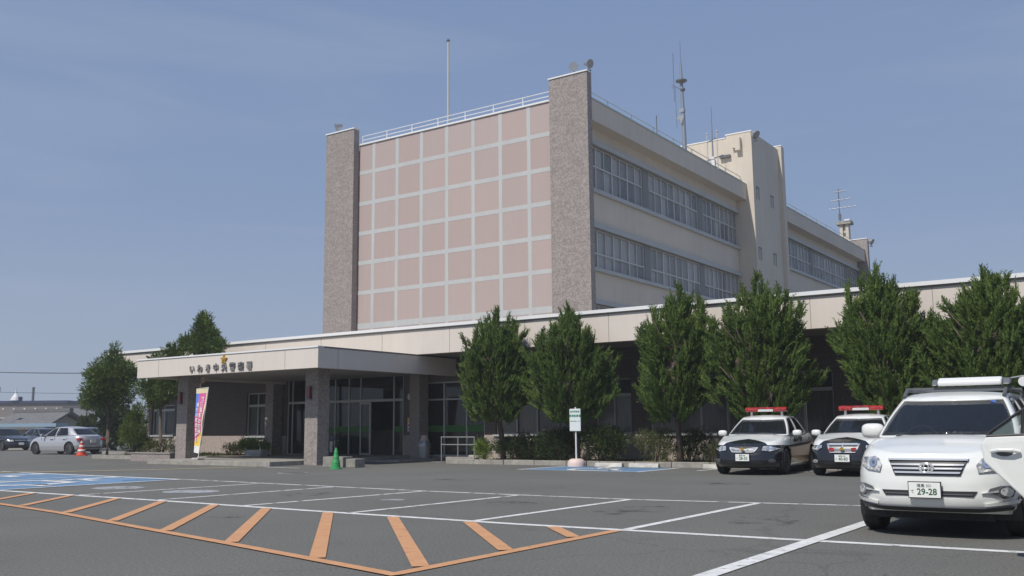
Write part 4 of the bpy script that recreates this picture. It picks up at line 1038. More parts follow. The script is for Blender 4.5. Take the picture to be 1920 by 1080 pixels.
def make_car(name, label, cat, loc, rz, spec, paint, group=None, extra=None, door_gap=False):
    s = spec
    root = thing(name, label, cat, loc, group, rz)
    L = s.L
    def put(nm, mb, par=root, **k):
        mb.v = [(v[0], v[1]-L/2, v[2]) for v in mb.v]
        return obj(nm, mb, par, local=True, **k)
    rows, fr = s.build_shell(); nrow = len(rows); npt = len(rows[0])
    bm = bmesh.new(); grid = {}
    for sx in (1, -1):
        for j in range(nrow):
            for i in range(npt):
                x, y, z = rows[j][i]
                if sx == -1 and (i in (0, npt-1)): grid[(sx, j, i)] = grid[(1, j, i)]
                else: grid[(sx, j, i)] = bm.verts.new((sx*x, y, z))
    def inwheel(c, rr):
        for wy in (s.wy0, s.wy1):
            if (c[1]-wy)**2+(c[2]-s.wr)**2 < rr*rr and abs(c[0]) > s.W*.62: return wy
        return None
    AR = s.wr+.07
    for sx in (1, -1):
        for j in range(nrow-1):
            for i in range(npt-1):
                q = [grid[(sx, j, i)], grid[(sx, j, i+1)], grid[(sx, j+1, i+1)], grid[(sx, j+1, i)]]
                c = sum((Vector(k.co) for k in q), Vector())/4
                if inwheel(c, AR): continue
                if len(set(q)) < 3: continue
                q2 = [];  [q2.append(k) for k in q if k not in q2]
                try: bm.faces.new(q2 if sx == 1 else q2[::-1])
                except ValueError: pass
    # snap the arch border to a circle
    for v in bm.verts:
        if not v.link_faces: continue
        if any(len(e.link_faces) == 1 for e in v.link_edges):
            for wy in (s.wy0, s.wy1):
                dx, dz = v.co.y-wy, v.co.z-s.wr; d = math.hypot(dx, dz)
                if d < AR+.13 and abs(v.co.x) > s.W*.62 and v.co.z > s.zb(v.co.y)+.01 and d > 1e-3:
                    v.co.y = wy+dx/d*AR; v.co.z = s.wr+dz/d*AR
    # hood / deck cap
    K = 9; top = nrow-1
    def crown(y): return s.crown*sm(y/.9)*(1 if y < L*.5 else sm((L-y)/.5))
    capv = {}
    for i in range(npt):
        x, y, z = rows[top][i]
        for k in range(0, 2*K+1):
            t = 1-k/K
            if k == 0: capv[(i, k)] = grid[(1, top, i)]
            elif k == 2*K: capv[(i, k)] = grid[(-1, top, i)]
            elif i in (0, npt-1): capv[(i, k)] = grid[(1, top, i)]
            else:
                yy = y
                capv[(i, k)] = bm.verts.new((x*t, yy, z+crown(yy)*(1-abs(t)**2.6)+s.hoodline(x*t, yy)))
    for i in range(npt-1):
        ym = (rows[top][i][1]+rows[top][i+1][1])/2
        if s.open0 < ym < s.open1: continue
        for k in range(2*K):
            q = [capv[(i, k)], capv[(i+1, k)], capv[(i+1, k+1)], capv[(i, k+1)]]; q2 = []
            [q2.append(a) for a in q if a not in q2]
            if len(q2) < 3: continue
            try: bm.faces.new(q2)
            except ValueError: pass
    for v in list(bm.verts):
        if not v.link_faces: bm.verts.remove(v)
    bmesh.ops.recalc_face_normals(bm, faces=bm.faces)
    for v in bm.verts: v.co.y -= L/2
    me = bpy.data.meshes.new('body'); bm.to_mesh(me); bm.free()
    me.materials.append(paint); me.polygons.foreach_set('use_smooth', [True]*len(me.polygons)); me.set_sharp_from_angle(angle=R(50))
    body = bpy.data.objects.new('body', me); COL.objects.link(body); body.parent = root; OFF[body.name] = Vector((0, 0, 0))
    # greenhouse: keys (tag, base x,y, top x,y)
    H0 = s.gh; half = []
    for (tg, nsub, bx, by, tx, ty) in H0: half.append((tg, nsub, bx, by, tx, ty))
    pts = []  # (tag of segment starting here, base, top)
    for a, b_ in zip(half, half[1:]):
        for i in range(a[1]):
            u = i/a[1]
            bx = a[2]+(b_[2]-a[2])*u; by = a[3]+(b_[3]-a[3])*u; tx = a[4]+(b_[4]-a[4])*u; ty = a[5]+(b_[5]-a[5])*u
            if a[0] == 'ws' and a[2] == 0: # curved windscreen plan
                pass
            pts.append((a[0], bx, by, tx, ty))
    e = half[-1]; pts.append((e[0], e[2], e[3], e[4], e[5]))
    NV = 8
    def G(p, v):
        tg, bx, by, tx, ty = p
        zb_, zt_ = lerp_tab(s.belt, by), lerp_tab(s.roofz, ty)
        bul = 4*v*(1-v)*s.bulge
        x = bx+(tx-bx)*v; y = by+(ty-by)*v
        side = min(1, abs(x)/s.W*1.3)
        return (x+bul*side*(.9 if x > .05 else 0), y, zb_+(zt_-zb_)*v)
    vb, vt = s.vglass
    vs = [0, vb]+[vb+(vt-vb)*i/(NV-2) for i in range(1, NV-1)]+[(1+vt)/2, 1]
    shell, gl = MB(), {}
    shell.use(s.roofpaint if hasattr(s, 'roofpaint') else 'white_paint')
    shell.ms = [paint]; shell.cur = 0
    GLS = {'ws': ('windscreen', 'car_glass'), 'sg': ('side_window', 'side_glass'), 'rg': ('rear_window', 'side_glass')}
    for sx in (1, -1):
        run = None
        for i in range(len(pts)-1):
            p, q = pts[i], pts[i+1]; tg = p[0]
            for j in range(len(vs)-1):
                isg = tg in GLS and vs[j] >= vb-1e-6 and vs[j+1] <= vt+1e-6
                quad = [G(p, vs[j]), G(q, vs[j]), G(q, vs[j+1]), G(p, vs[j+1])]
                quad = [(a*sx, b_, c) for a, b_, c in quad]
                if sx == -1: quad = quad[::-1]
                if isg:
                    key = tg if tg in ('ws', 'rg') else (tg, sx, [k for k in range(len(H0)) if H0[k][0] == tg and _segidx(H0, k) <= i][-1])
                    mbx = gl.setdefault(key, MB().use(GLS[tg][1]))
                    mbx.poly(quad)
                else: shell.poly(quad)
    # roof
    top_pts = [(G(p, 1)[0], G(p, 1)[1], G(p, 1)[2]) for p in pts]
    KR = 8
    def rz_(x, y, X, z):
        t = abs(x)/max(X, 1e-3); yy = (y-top_pts[0][1])/(top_pts[-1][1]-top_pts[0][1])
        return z+s.roofcrown*(1-t**2.4)*min(1, X/(s.W*.5))*math.sin(math.pi*min(1, max(0, yy)))**.35
    for i in range(len(top_pts)-1):
        a, b_ = top_pts[i], top_pts[i+1]
        for k in range(2*KR):
            t0, t1 = 1-k/KR, 1-(k+1)/KR
            q = [(a[0]*t0, a[1], rz_(a[0]*t0, a[1], a[0], a[2])), (b_[0]*t0, b_[1], rz_(b_[0]*t0, b_[1], b_[0], b_[2])),
                 (b_[0]*t1, b_[1], rz_(b_[0]*t1, b_[1], b_[0], b_[2])), (a[0]*t1, a[1], rz_(a[0]*t1, a[1], a[0], a[2]))]
            if (Vector(q[0])-Vector(q[3])).length < 1e-4 and (Vector(q[1])-Vector(q[2])).length < 1e-4: continue
            shell.poly(q)
    def weld(o):
        b2 = bmesh.new(); b2.from_mesh(o.data); bmesh.ops.remove_doubles(b2, verts=b2.verts, dist=.0015)
        bmesh.ops.dissolve_degenerate(b2, dist=.0005, edges=b2.edges)
        bmesh.ops.recalc_face_normals(b2, faces=b2.faces); b2.to_mesh(o.data); b2.free()
        o.data.polygons.foreach_set('use_smooth', [True]*len(o.data.polygons)); o.data.set_sharp_from_angle(angle=R(38))
    shell.ms = [paint]
    cab = put('cabin_shell', shell); weld(cab)
    so_ = cab.modifiers.new('thick', 'SOLIDIFY'); so_.thickness = .03; so_.offset = -1
    for key, mbx in gl.items():
        o = put(GLS[key if isinstance(key, str) else key[0]][0], mbx); weld(o)
        s2 = o.modifiers.new('t', 'SOLIDIFY'); s2.thickness = .005; s2.offset = -3.4 if key == 'ws' else -2.0
    # interior
    it = MB().use('black_plastic').box(-s.W*.84, s.W*.84, s.open0-.05, s.open1+.05, s.bot0+.15, s.bot0+.25)
    it.prism([(s.open0-.1, s.bot0+.3), (s.open0+.55, s.bot0+.3), (s.open0+.6, s.belt0-.12), (s.open0+.2, s.belt0-.03), (s.open0-.1, s.belt0-.05)], 'x', -s.W*.82, s.W*.82)
    for sx in (1, -1): it.box(sx*s.W*.86, sx*s.W*.83, s.open0, s.open1, s.bot0+.25, s.belt0-.06)
    put('dashboard', it)
    for sx in (-1, 1):
        for yy in (s.seat0, s.seat0+.95):
            m2 = MB().use('seat_fabric').box(sx*.37-.24, sx*.37+.24, yy, yy+.5, s.bot0+.25, s.bot0+.42)
            m2.prism([(yy+.42, s.bot0+.4), (yy+.56, s.bot0+.4), (yy+.70, s.belt0+.14), (yy+.60, s.belt0+.14)], 'x', sx*.37-.23, sx*.37+.23)
            m2.box(sx*.37-.12, sx*.37+.12, yy+.62, yy+.70, s.belt0+.17, s.belt0+.36)
            put('seat', m2, bevel=.03)
    sw = MB().use('grey_plastic'); cx = -.37 if s.rhd else .37
    ring = [(cx+.18*math.cos(a*.3927), s.open0+.62+.07*math.sin(a*.3927), s.belt0+.0+.17*math.sin(a*.3927)) for a in range(17)]
    sw.tube(ring, .016, 6, cap=False); put('steering_wheel', sw, smooth=True)
    # wheels
    for wy in (s.wy0, s.wy1):
        for sx in (1, -1):
            x0 = sx*(s.W-.015); tw = .215
            pr = [(s.wr*.62, 0), (s.wr*.93, .0), (s.wr, .03), (s.wr, tw-.03), (s.wr*.93, tw), (s.wr*.62, tw)]
            wl = MB().use('rubber').lathe([(r_, x0-sx*(tw-h)) for r_, h in pr], (0, wy, s.wr), axis='x', n=32)
            wh = put('wheel', wl, smooth=True, autosmooth=35)
            rm = MB().use('metal').lathe([(s.wr*.64, x0-sx*.0), (s.wr*.60, x0-sx*.01), (s.wr*.585, x0-sx*.05), (.001, x0-sx*.06)], (0, wy, s.wr), axis='x', n=32)
            for k in range(s.spokes):
                a = 2*math.pi*k/s.spokes; c_, s__ = math.cos(a), math.sin(a)
                R0, R1, hw = .04, s.wr*.60, .035
                P = [(R0, -hw), (R1, -hw*.8), (R1, hw*.8), (R0, hw)]
                rm.prism([(wy+p_[0]*c_-p_[1]*s__, s.wr+p_[0]*s__+p_[1]*c_) for p_ in P], 'x', x0-sx*.05, x0-sx*.012)
            rm.lathe([(.055, x0-sx*.055), (.055, x0-sx*.008), (.001, x0-sx*.005)], (0, wy, s.wr), axis='x', n=14)
            rim = obj('rim', MB(), wh, local=True) if False else None
            rm.v = [(v[0], v[1]-L/2, v[2]) for v in rm.v]; obj('rim', rm, wh, local=True)
    # arch liners and floor pan
    ln = MB().use('black_plastic')
    for wy in (s.wy0, s.wy1):
        for sx in (1, -1):
            arc_ = [(wy+(AR+.005)*math.cos(R(a)), s.wr+(AR+.005)*math.sin(R(a))) for a in range(-20, 201, 10)]
            b = len(ln.v)
            for (yy, zz) in arc_: ln.v += [(sx*(s.W*.955), yy, zz), (sx*s.W*.55, yy, zz)]
            for k in range(len(arc_)-1): ln.face((b+2*k, b+2*k+1, b+2*k+3, b+2*k+2))
            ln.poly([(sx*s.W*.56, yy, zz) for yy, zz in arc_])
    ln.box(-s.W*.55, s.W*.55, .35, L-.35, s.bot0+.0, s.bot0+.05)
    put('underbody', ln)
    # mirrors
    mz = s.mir[2]
    for sx in (1, -1):
        m2 = MB().use(paint if not isinstance(s.mirpaint, str) else s.mirpaint); m2.ms = [s.mirmat or paint]
        cx_, cy_ = sx*s.mir[0], s.mir[1]
        m2.ball((cx_, cy_, mz), .125*s.ms, .085*s.ms, .085*s.ms, 16, 10)
        
        def sq(t, c0, r0, e): d = (t-c0)/r0; return c0+r0*math.copysign(abs(d)**e, d)
        m2.v = [(sq(v[0], cx_, .125*s.ms, .62), min(v[1], cy_+.04), sq(v[2], mz, .085*s.ms, .62)) for v in m2.v]
        mr = put('door_mirror', m2, smooth=True, autosmooth=60)
        ar_ = MB().use('black_plastic').prism([(cy_-.03, mz-.07), (cy_+.05, mz-.07), (cy_+.05, mz-.03), (cy_-.03, mz-.03)], 'x', sx*(s.W*.88), cx_)
        ar_.v = [(v[0], v[1]-L/2, v[2]) for v in ar_.v]; obj('mirror_arm', ar_, mr, local=True)
        gg = MB().use('chrome').box(cx_-.10*s.ms, cx_+.10*s.ms, cy_+.041, cy_+.044, mz-.06*s.ms, mz+.06*s.ms)
        gg.v = [(v[0], v[1]-L/2, v[2]) for v in gg.v]; obj('mirror_glass', gg, mr, local=True)
    # door seams and handles
    for sx in (1, -1):
        X = sx*(s.W*lerp_tab(s.wf, .75)+.004)
        for yy in s.doors:
            put('door_seam', MB().use('black_plastic').box(X-sx*.02, X+sx*.001, yy-.004, yy+.004, s.bot0+.22, s.belt0-.06))
        for yy in s.handles:
            put('door_handle', MB().use(s.handle_m).box(X-sx*.01, X+sx*.035, yy-.10, yy+.10, s.hz, s.hz+.028), bevel=.01)
    if s.wiper:
        for x0, x1, in ((-.55, .0), (.05, .58)):
            put('wiper', MB().use('black_plastic').tube([(x0, s.open0-.02+.06*abs(x0), s.belt0+.055), (x1, s.open0+.02, s.belt0+.05)], .010, 5))
    return root, put
def _segidx(H0, k): return sum(h[1] for h in H0[:k])

def frontpatch(s, put, name, poly, m, lift=.006, thick=.02, div=10, par=None, bevel=0, zrel=None):
    """patch on the nose surface: poly in (x,z); conforms to the plan curve and profile of the nose"""
    def yf(x, z):
        # find f from z at that point
        zt = lerp_tab(s.top, .15); zb_ = s.zb(.15); f = (z-zb_)/(zt-zb_)
        return s.nose_y(x, max(0, min(1, f)))
    mb = MB().use(m)
    # triangulate the polygon through a fine scanline grid
    b2 = bmesh.new(); vs_ = [b2.verts.new((p[0], 0, p[1])) for p in poly]; fc = b2.faces.new(vs_)
    xs0 = min(p[0] for p in poly); xs1 = max(p[0] for p in poly); zs0 = min(p[1] for p in poly); zs1 = max(p[1] for p in poly)
    nx_ = max(2, int((xs1-xs0)/.05)); nz_ = max(1, int((zs1-zs0)/.06))
    for k in range(1, nx_):
        g_ = list(b2.verts)+list(b2.edges)+list(b2.faces)
        bmesh.ops.bisect_plane(b2, geom=g_, plane_co=(xs0+(xs1-xs0)*k/nx_, 0, 0), plane_no=(1, 0, 0))
    for k in range(1, nz_+1):
        g_ = list(b2.verts)+list(b2.edges)+list(b2.faces)
        bmesh.ops.bisect_plane(b2, geom=g_, plane_co=(0, 0, zs0+(zs1-zs0)*k/(nz_+1)), plane_no=(0, 0, 1))
    ex = bmesh.ops.extrude_face_region(b2, geom=list(b2.faces))
    newv = [e for e in ex['geom'] if isinstance(e, bmesh.types.BMVert)]
    ns_ = set(newv)
    for v in b2.verts:
        base = yf(v.co.x, v.co.z); v.co.y = base-(lift+thick*.0) if v in ns_ else base+thick
    b2.verts.index_update()
    mb.v = [tuple(v.co) for v in b2.verts]
    for f_ in b2.faces: mb.face([v.index for v in f_.verts])
    b2.free()
    return put(name, mb, **({'par': par} if par else {}))
def ell(cx, cz, a, b_, n=20, a0=0): return [(cx+a*math.cos(a0+2*math.pi*i/n), cz+b_*math.sin(a0+2*math.pi*i/n)) for i in range(n)]
def plate(s, put, root, x, z, y, l1, l2, kana):
    p = put('number_plate', MB().use('paper').box(x-.165, x+.165, y-.022, y-.012, z-.0825, z+.0825).use('black_plastic').box(x-.175, x+.175, y-.011, y+.01, z-.092, z+.092))
    L = s.L
    for t, sz, dx, dz, bo in ((l1, .042, 0, .045, .0), (kana, .045, -.128, -.022, .0), (l2, .098, .025, -.022, .002)):
        text_mesh('plate_text', t, sz, 'ink_green', p, tmat(x+dx, y-.0235-L/2, z+dz), ext=.0008, sx=.92 if sz > .09 else 1, bold=bo)
    return p

# --- white off-road wagon
SUV = Car(L=4.57, W=.9075, n=2.9, L0=.80, L1=.55, wr=.345, wy0=.90, wy1=3.56, spokes=5, rhd=True, bot0=.20, wiper=True,
    bot=[(0, .30), (.5, .27), (1.4, .24), (3.2, .24), (4.2, .30), (4.57, .36)],
    top=[(0, .90), (.12, .93), (.5, 1.00), (1.1, 1.09), (1.6, 1.09), (3, 1.11), (4.57, 1.13)],
    wf=[(0, .93), (.12, .975), (.35, 1.0), (.6, .995), (.8, .965), (.92, .935), (1, .88)],
    ni=[(0, .10), (.12, .02), (.25, .0), (.5, .01), (.75, .04), (.9, .09), (1, .17)],
    ti=[(0, .10), (.2, .0), (.6, .04), (1, .12)],
    crown=.055, hoodline=lambda x, y: (-.014*math.exp(-((abs(x)-.62)/.05)**2) if .35 < y < 1.2 else 0), open0=1.12, open1=4.25, belt0=1.08, seat0=1.75, vglass=(.05, .93), bulge=.035, roofcrown=.05,
    belt=[(1.0, 1.115), (1.4, 1.10), (1.7, 1.085), (3, 1.10), (4.5, 1.14)], roofz=[(1.8, 1.60), (2.3, 1.66), (3.2, 1.66), (4.4, 1.60)],
    gh=[('ws', 5, 0, 1.02, 0, 1.82), ('ws', 4, .45, 1.08, .38, 1.86), ('ap', 2, .775, 1.24, .575, 1.96), ('sg', 4, .825, 1.36, .615, 2.05), ('bp', 1, .835, 2.28, .625, 2.32), ('sg', 4, .835, 2.36, .625, 2.40),
        ('cp', 1, .83, 3.20, .62, 3.16), ('sg', 3, .83, 3.28, .62, 3.24), ('dp', 3, .80, 4.05, .60, 3.90), ('rg', 4, .64, 4.42, .52, 4.16), ('rg', 4, .35, 4.47, .3, 4.22), ('end', 0, 0, 4.48, 0, 4.24)],
    mir=(.93, 1.55, 1.19), ms=1.15, mirpaint=None, mirmat=None, doors=(1.30, 2.32, 3.25), handles=(2.12, 3.02), handle_m='white_paint', hz=.93)
SUV.mirpaint = SUV
def suv(loc, rz, label, rack=True, name='white_wagon', front=True, group=None, scale=1.0, plated=True):
    SUV.mirmat = M['white_paint']
    root, put = make_car(name, label, 'car', loc, rz, SUV, M['white_paint'], group)
    root.scale = (scale, scale, scale)
    s = SUV; FP = lambda nm, poly, m, **k: frontpatch(s, put, nm, poly, m, **k)
    # grille
    gr = FP('grille', [(-.415, .865), (-.345, .70), (.345, .70), (.415, .865)], 'black_plastic', lift=.008)
    FP('grille_bar', [(-.43, .888), (-.42, .868), (.42, .868), (.43, .888)], 'chrome', lift=.030)
    for z, w_ in ((.822, .39), (.778, .37), (.735, .35)):
        FP('grille_bar', [(-w_, z+.010), (-w_+.01, z-.010), (w_-.01, z-.010), (w_, z+.010)], 'chrome', lift=.026)
    em = MB().use('chrome')
    def ring(cx, cz, a, b_, r_): em.tube([(cx+a*math.cos(t*.2618), s.nose_y(0, .8)-.040, cz+b_*math.sin(t*.2618)) for t in range(25)], r_, 6, cap=False)
    ring(0, .785, .075, .052, .010); ring(0, .785, .026, .050, .008); ring(0, .802, .056, .023, .008)
    put('emblem', em, smooth=True)
    for sx in (1, -1):
        hl = [(.50, .815), (.545, .885), (.66, .93), (.79, .925), (.84, .895), (.83, .84), (.68, .76), (.52, .735)]
        h = FP('headlight', [(sx*a, b_) for a, b_ in hl], 'lamp_lens', lift=.012)
        for cx, cz, r_ in ((.61, .84, .055), (.73, .875, .04)):
            FP('lamp_bowl', ell(sx*cx, cz, r_, r_), 'lamp_bowl', lift=.020)
            FP('lamp_bulb', ell(sx*cx, cz, r_*.35, r_*.35, 10), 'grey_plastic', lift=.024)
        fg = [(.62, .565), (.72, .595), (.80, .595), (.845, .54), (.82, .475), (.74, .455), (.66, .50), (.60, .53)]
        FP('fog_recess', [(sx*a, b_) for a, b_ in fg], 'grey_plastic', lift=.004)
        FP('fog_lamp', ell(sx*.765, .53, .062, .062), 'lamp_bowl', lift=.016)
        FP('fog_lamp_lens', ell(sx*.765, .53, .042, .042), 'lamp_lens', lift=.022)
        FP('chrome_spear', [(sx*.54, .515), (sx*.70, .55), (sx*.70, .525)], 'chrome', lift=.018)
        # bumper crease
        FP('bumper_corner', [(sx*.56, .40), (sx*.88, .44), (sx*.86, .40), (sx*.56, .37)], 'white_paint', lift=.018)
    FP('lower_intake', [(-.50, .535), (-.46, .475), (.46, .475), (.50, .535)], 'black_plastic', lift=.006)
    FP('bumper_lip', [(-.82, .37), (-.56, .345), (.56, .345), (.82, .37), (.80, .325), (.50, .30), (-.50, .30), (-.80, .325)], 'black_plastic', lift=.010)
    for zz in (.50,): FP('intake_slat', [(-.46, zz+.006), (-.46, zz-.006), (.46, zz-.006), (.46, zz+.006)], 'grey_plastic', lift=.012)
    put('radiator_shield', MB().use('rubber').box(-.62, .62, .30, .36, .20, .36))
    if plated: plate(s, put, root, -.02, .545, -.035, '福島 301', '29-28', 'て')
    # roof rails and rack
    for sx in (1, -1):
        put('roof_rail', MB().use('grey_plastic').tube([(sx*.60, 1.95, 1.625), (sx*.60, 2.15, 1.715), (sx*.60, 3.7, 1.72), (sx*.585, 3.95, 1.63)], .024, 8).box(sx*.60-.025, sx*.60+.025, 2.7, 2.8, 1.64, 1.72), smooth=False)
    if rack:
        put('rack_bar', MB().use('steel_dark').box(-.64, .66, 2.25, 2.31, 1.725, 1.755))
        put('rack_bar', MB().use('steel_dark').box(-.64, .66, 3.25, 3.31, 1.725, 1.755))
        put('rack_fairing', MB().use('white_metal').prism([(2.12, 1.77), (2.30, 1.77), (2.30, 1.875), (2.22, 1.875), (2.12, 1.83)], 'x', -.21, .56).use('steel_dark').prism([(2.13, 1.772), (2.29, 1.772), (2.29, 1.86), (2.22, 1.86)], 'x', -.29, -.211).prism([(2.13, 1.772), (2.29, 1.772), (2.29, 1.86), (2.22, 1.86)], 'x', .561, .66), bevel=.02)
        put('rack_cargo', MB().use('white_metal').lathe([(.035, 2.25), (.045, 2.3), (.045, 3.6), (.035, 3.65)], (.80, 0, 1.80), axis='y', n=14).lathe([(.06, 2.22), (.065, 2.24)], (.80, 0, 1.80), axis='y', n=14))
        put('cargo_strap', MB().use('steel_dark').tube([(.62, 2.28, 1.76), (.66, 2.28, 1.85), (.80, 2.28, 1.87), (.93, 2.28, 1.84), (.97, 2.28, 1.76)], .018, 6))
    put('dash_paper', MB().use('paper').box(.22, .42, 1.40, 1.56, 1.085, 1.088))
    put('rear_view_mirror', MB().use('grey_plastic').box(-.11, .11, 1.88, 1.91, 1.50, 1.55), bevel=.01)
    put('inspection_sticker', MB().use('banner_blue').box(.46, .52, 1.815, 1.818, 1.525, 1.56))
    return root, put

# --- patrol saloons
def sedan_spec(**k):
    d = dict(L=4.62, W=.870, n=2.7, L0=.78, L1=.60, wr=.315, wy0=.90, wy1=3.62, spokes=5, rhd=True, bot0=.16, wiper=True,
    bot=[(0, .21), (.5, .19), (1.4, .18), (3.2, .18), (4.2, .24), (4.62, .30)],
    top=[(0, .70), (.12, .73), (.5, .82), (1.1, .93), (1.6, .93), (3, .96), (4.0, .99), (4.62, .93)],
    wf=[(0, .93), (.12, .97), (.35, 1.0), (.6, .995), (.8, .96), (.92, .925), (1, .86)],
    ni=[(0, .10), (.12, .02), (.3, .0), (.5, .02), (.75, .06), (.9, .12), (1, .20)],
    ti=[(0, .08), (.3, .0), (.7, .02), (1, .08)],
    crown=.045, hoodline=lambda x, y: 0, open0=1.25, open1=3.95, belt0=.93, seat0=1.75, vglass=(.06, .92), bulge=.03, roofcrown=.045,
    belt=[(1.1, .955), (1.4, .945), (1.8, .93), (3, .955), (4.1, 1.005)], roofz=[(1.9, 1.375), (2.4, 1.425), (3.0, 1.425), (3.5, 1.37)],
    gh=[('ws', 5, 0, 1.16, 0, 1.95), ('ws', 4, .42, 1.22, .34, 1.99), ('ap', 2, .745, 1.40, .525, 2.07), ('sg', 4, .775, 1.52, .565, 2.16), ('bp', 1, .785, 2.40, .575, 2.44), ('sg', 4, .785, 2.47, .575, 2.50),
        ('cp', 3, .765, 3.45, .55, 3.10), ('rg', 4, .62, 4.00, .47, 3.40), ('rg', 4, .35, 4.08, .28, 3.46), ('end', 0, 0, 4.10, 0, 3.48)],
    mir=(.96, 1.60, 1.00), ms=.92, mirpaint=None, mirmat=None, doors=(1.38, 2.44, 3.42), handles=(2.22, 3.22), handle_m='black_paint', hz=.78)
    d.update(k); c = Car(**d); c.mirpaint = c; return c
def patrol_paint(nm, a, bb):
    """white upper, black lower; black chevron across the nose"""
    m = bpy.data.materials.new(nm); m.use_nodes = True
    n = m.node_tree.nodes; l = m.node_tree.links; b = n['Principled BSDF']
    b.inputs['Roughness'].default_value = .25; b.inputs['Coat Weight'].default_value = .8; b.inputs['Coat Roughness'].default_value = .04
    t = n.new('ShaderNodeTexCoord'); sp = n.new('ShaderNodeSeparateXYZ'); l.new(t.outputs['Object'], sp.inputs[0])
    def ma(op, x, y):
        q = n.new('ShaderNodeMath'); q.operation = op
        for i, v in enumerate((x, y)):
            if isinstance(v, (int, float)): q.inputs[i].default_value = v
            else: l.new(v, q.inputs[i])
        return q.outputs[0]
    ax = ma('ABSOLUTE', sp.outputs[0], 0)
    nose = ma('LESS_THAN', sp.outputs[1], ma('SUBTRACT', a, ma('MULTIPLY', ax, bb)))
    front_low = ma('MULTIPLY', ma('LESS_THAN', sp.outputs[2], .72), ma('LESS_THAN', sp.outputs[1], -1.5))
    side = ma('LESS_THAN', sp.outputs[2], ma('ADD', .735, ma('MULTIPLY', sp.outputs[1], .02)))
    blk = ma('MAXIMUM', ma('MAXIMUM', ma('MULTIPLY', nose, ma('LESS_THAN', ax, .60)), side), front_low)
    mx_ = n.new('ShaderNodeMix'); mx_.data_type = 'RGBA'; l.new(blk, mx_.inputs[0])
    mx_.inputs[6].default_value = (.74, .75, .74, 1); mx_.inputs[7].default_value = (.010, .011, .014, 1)
    l.new(mx_.outputs[2], b.inputs['Base Color']); return m
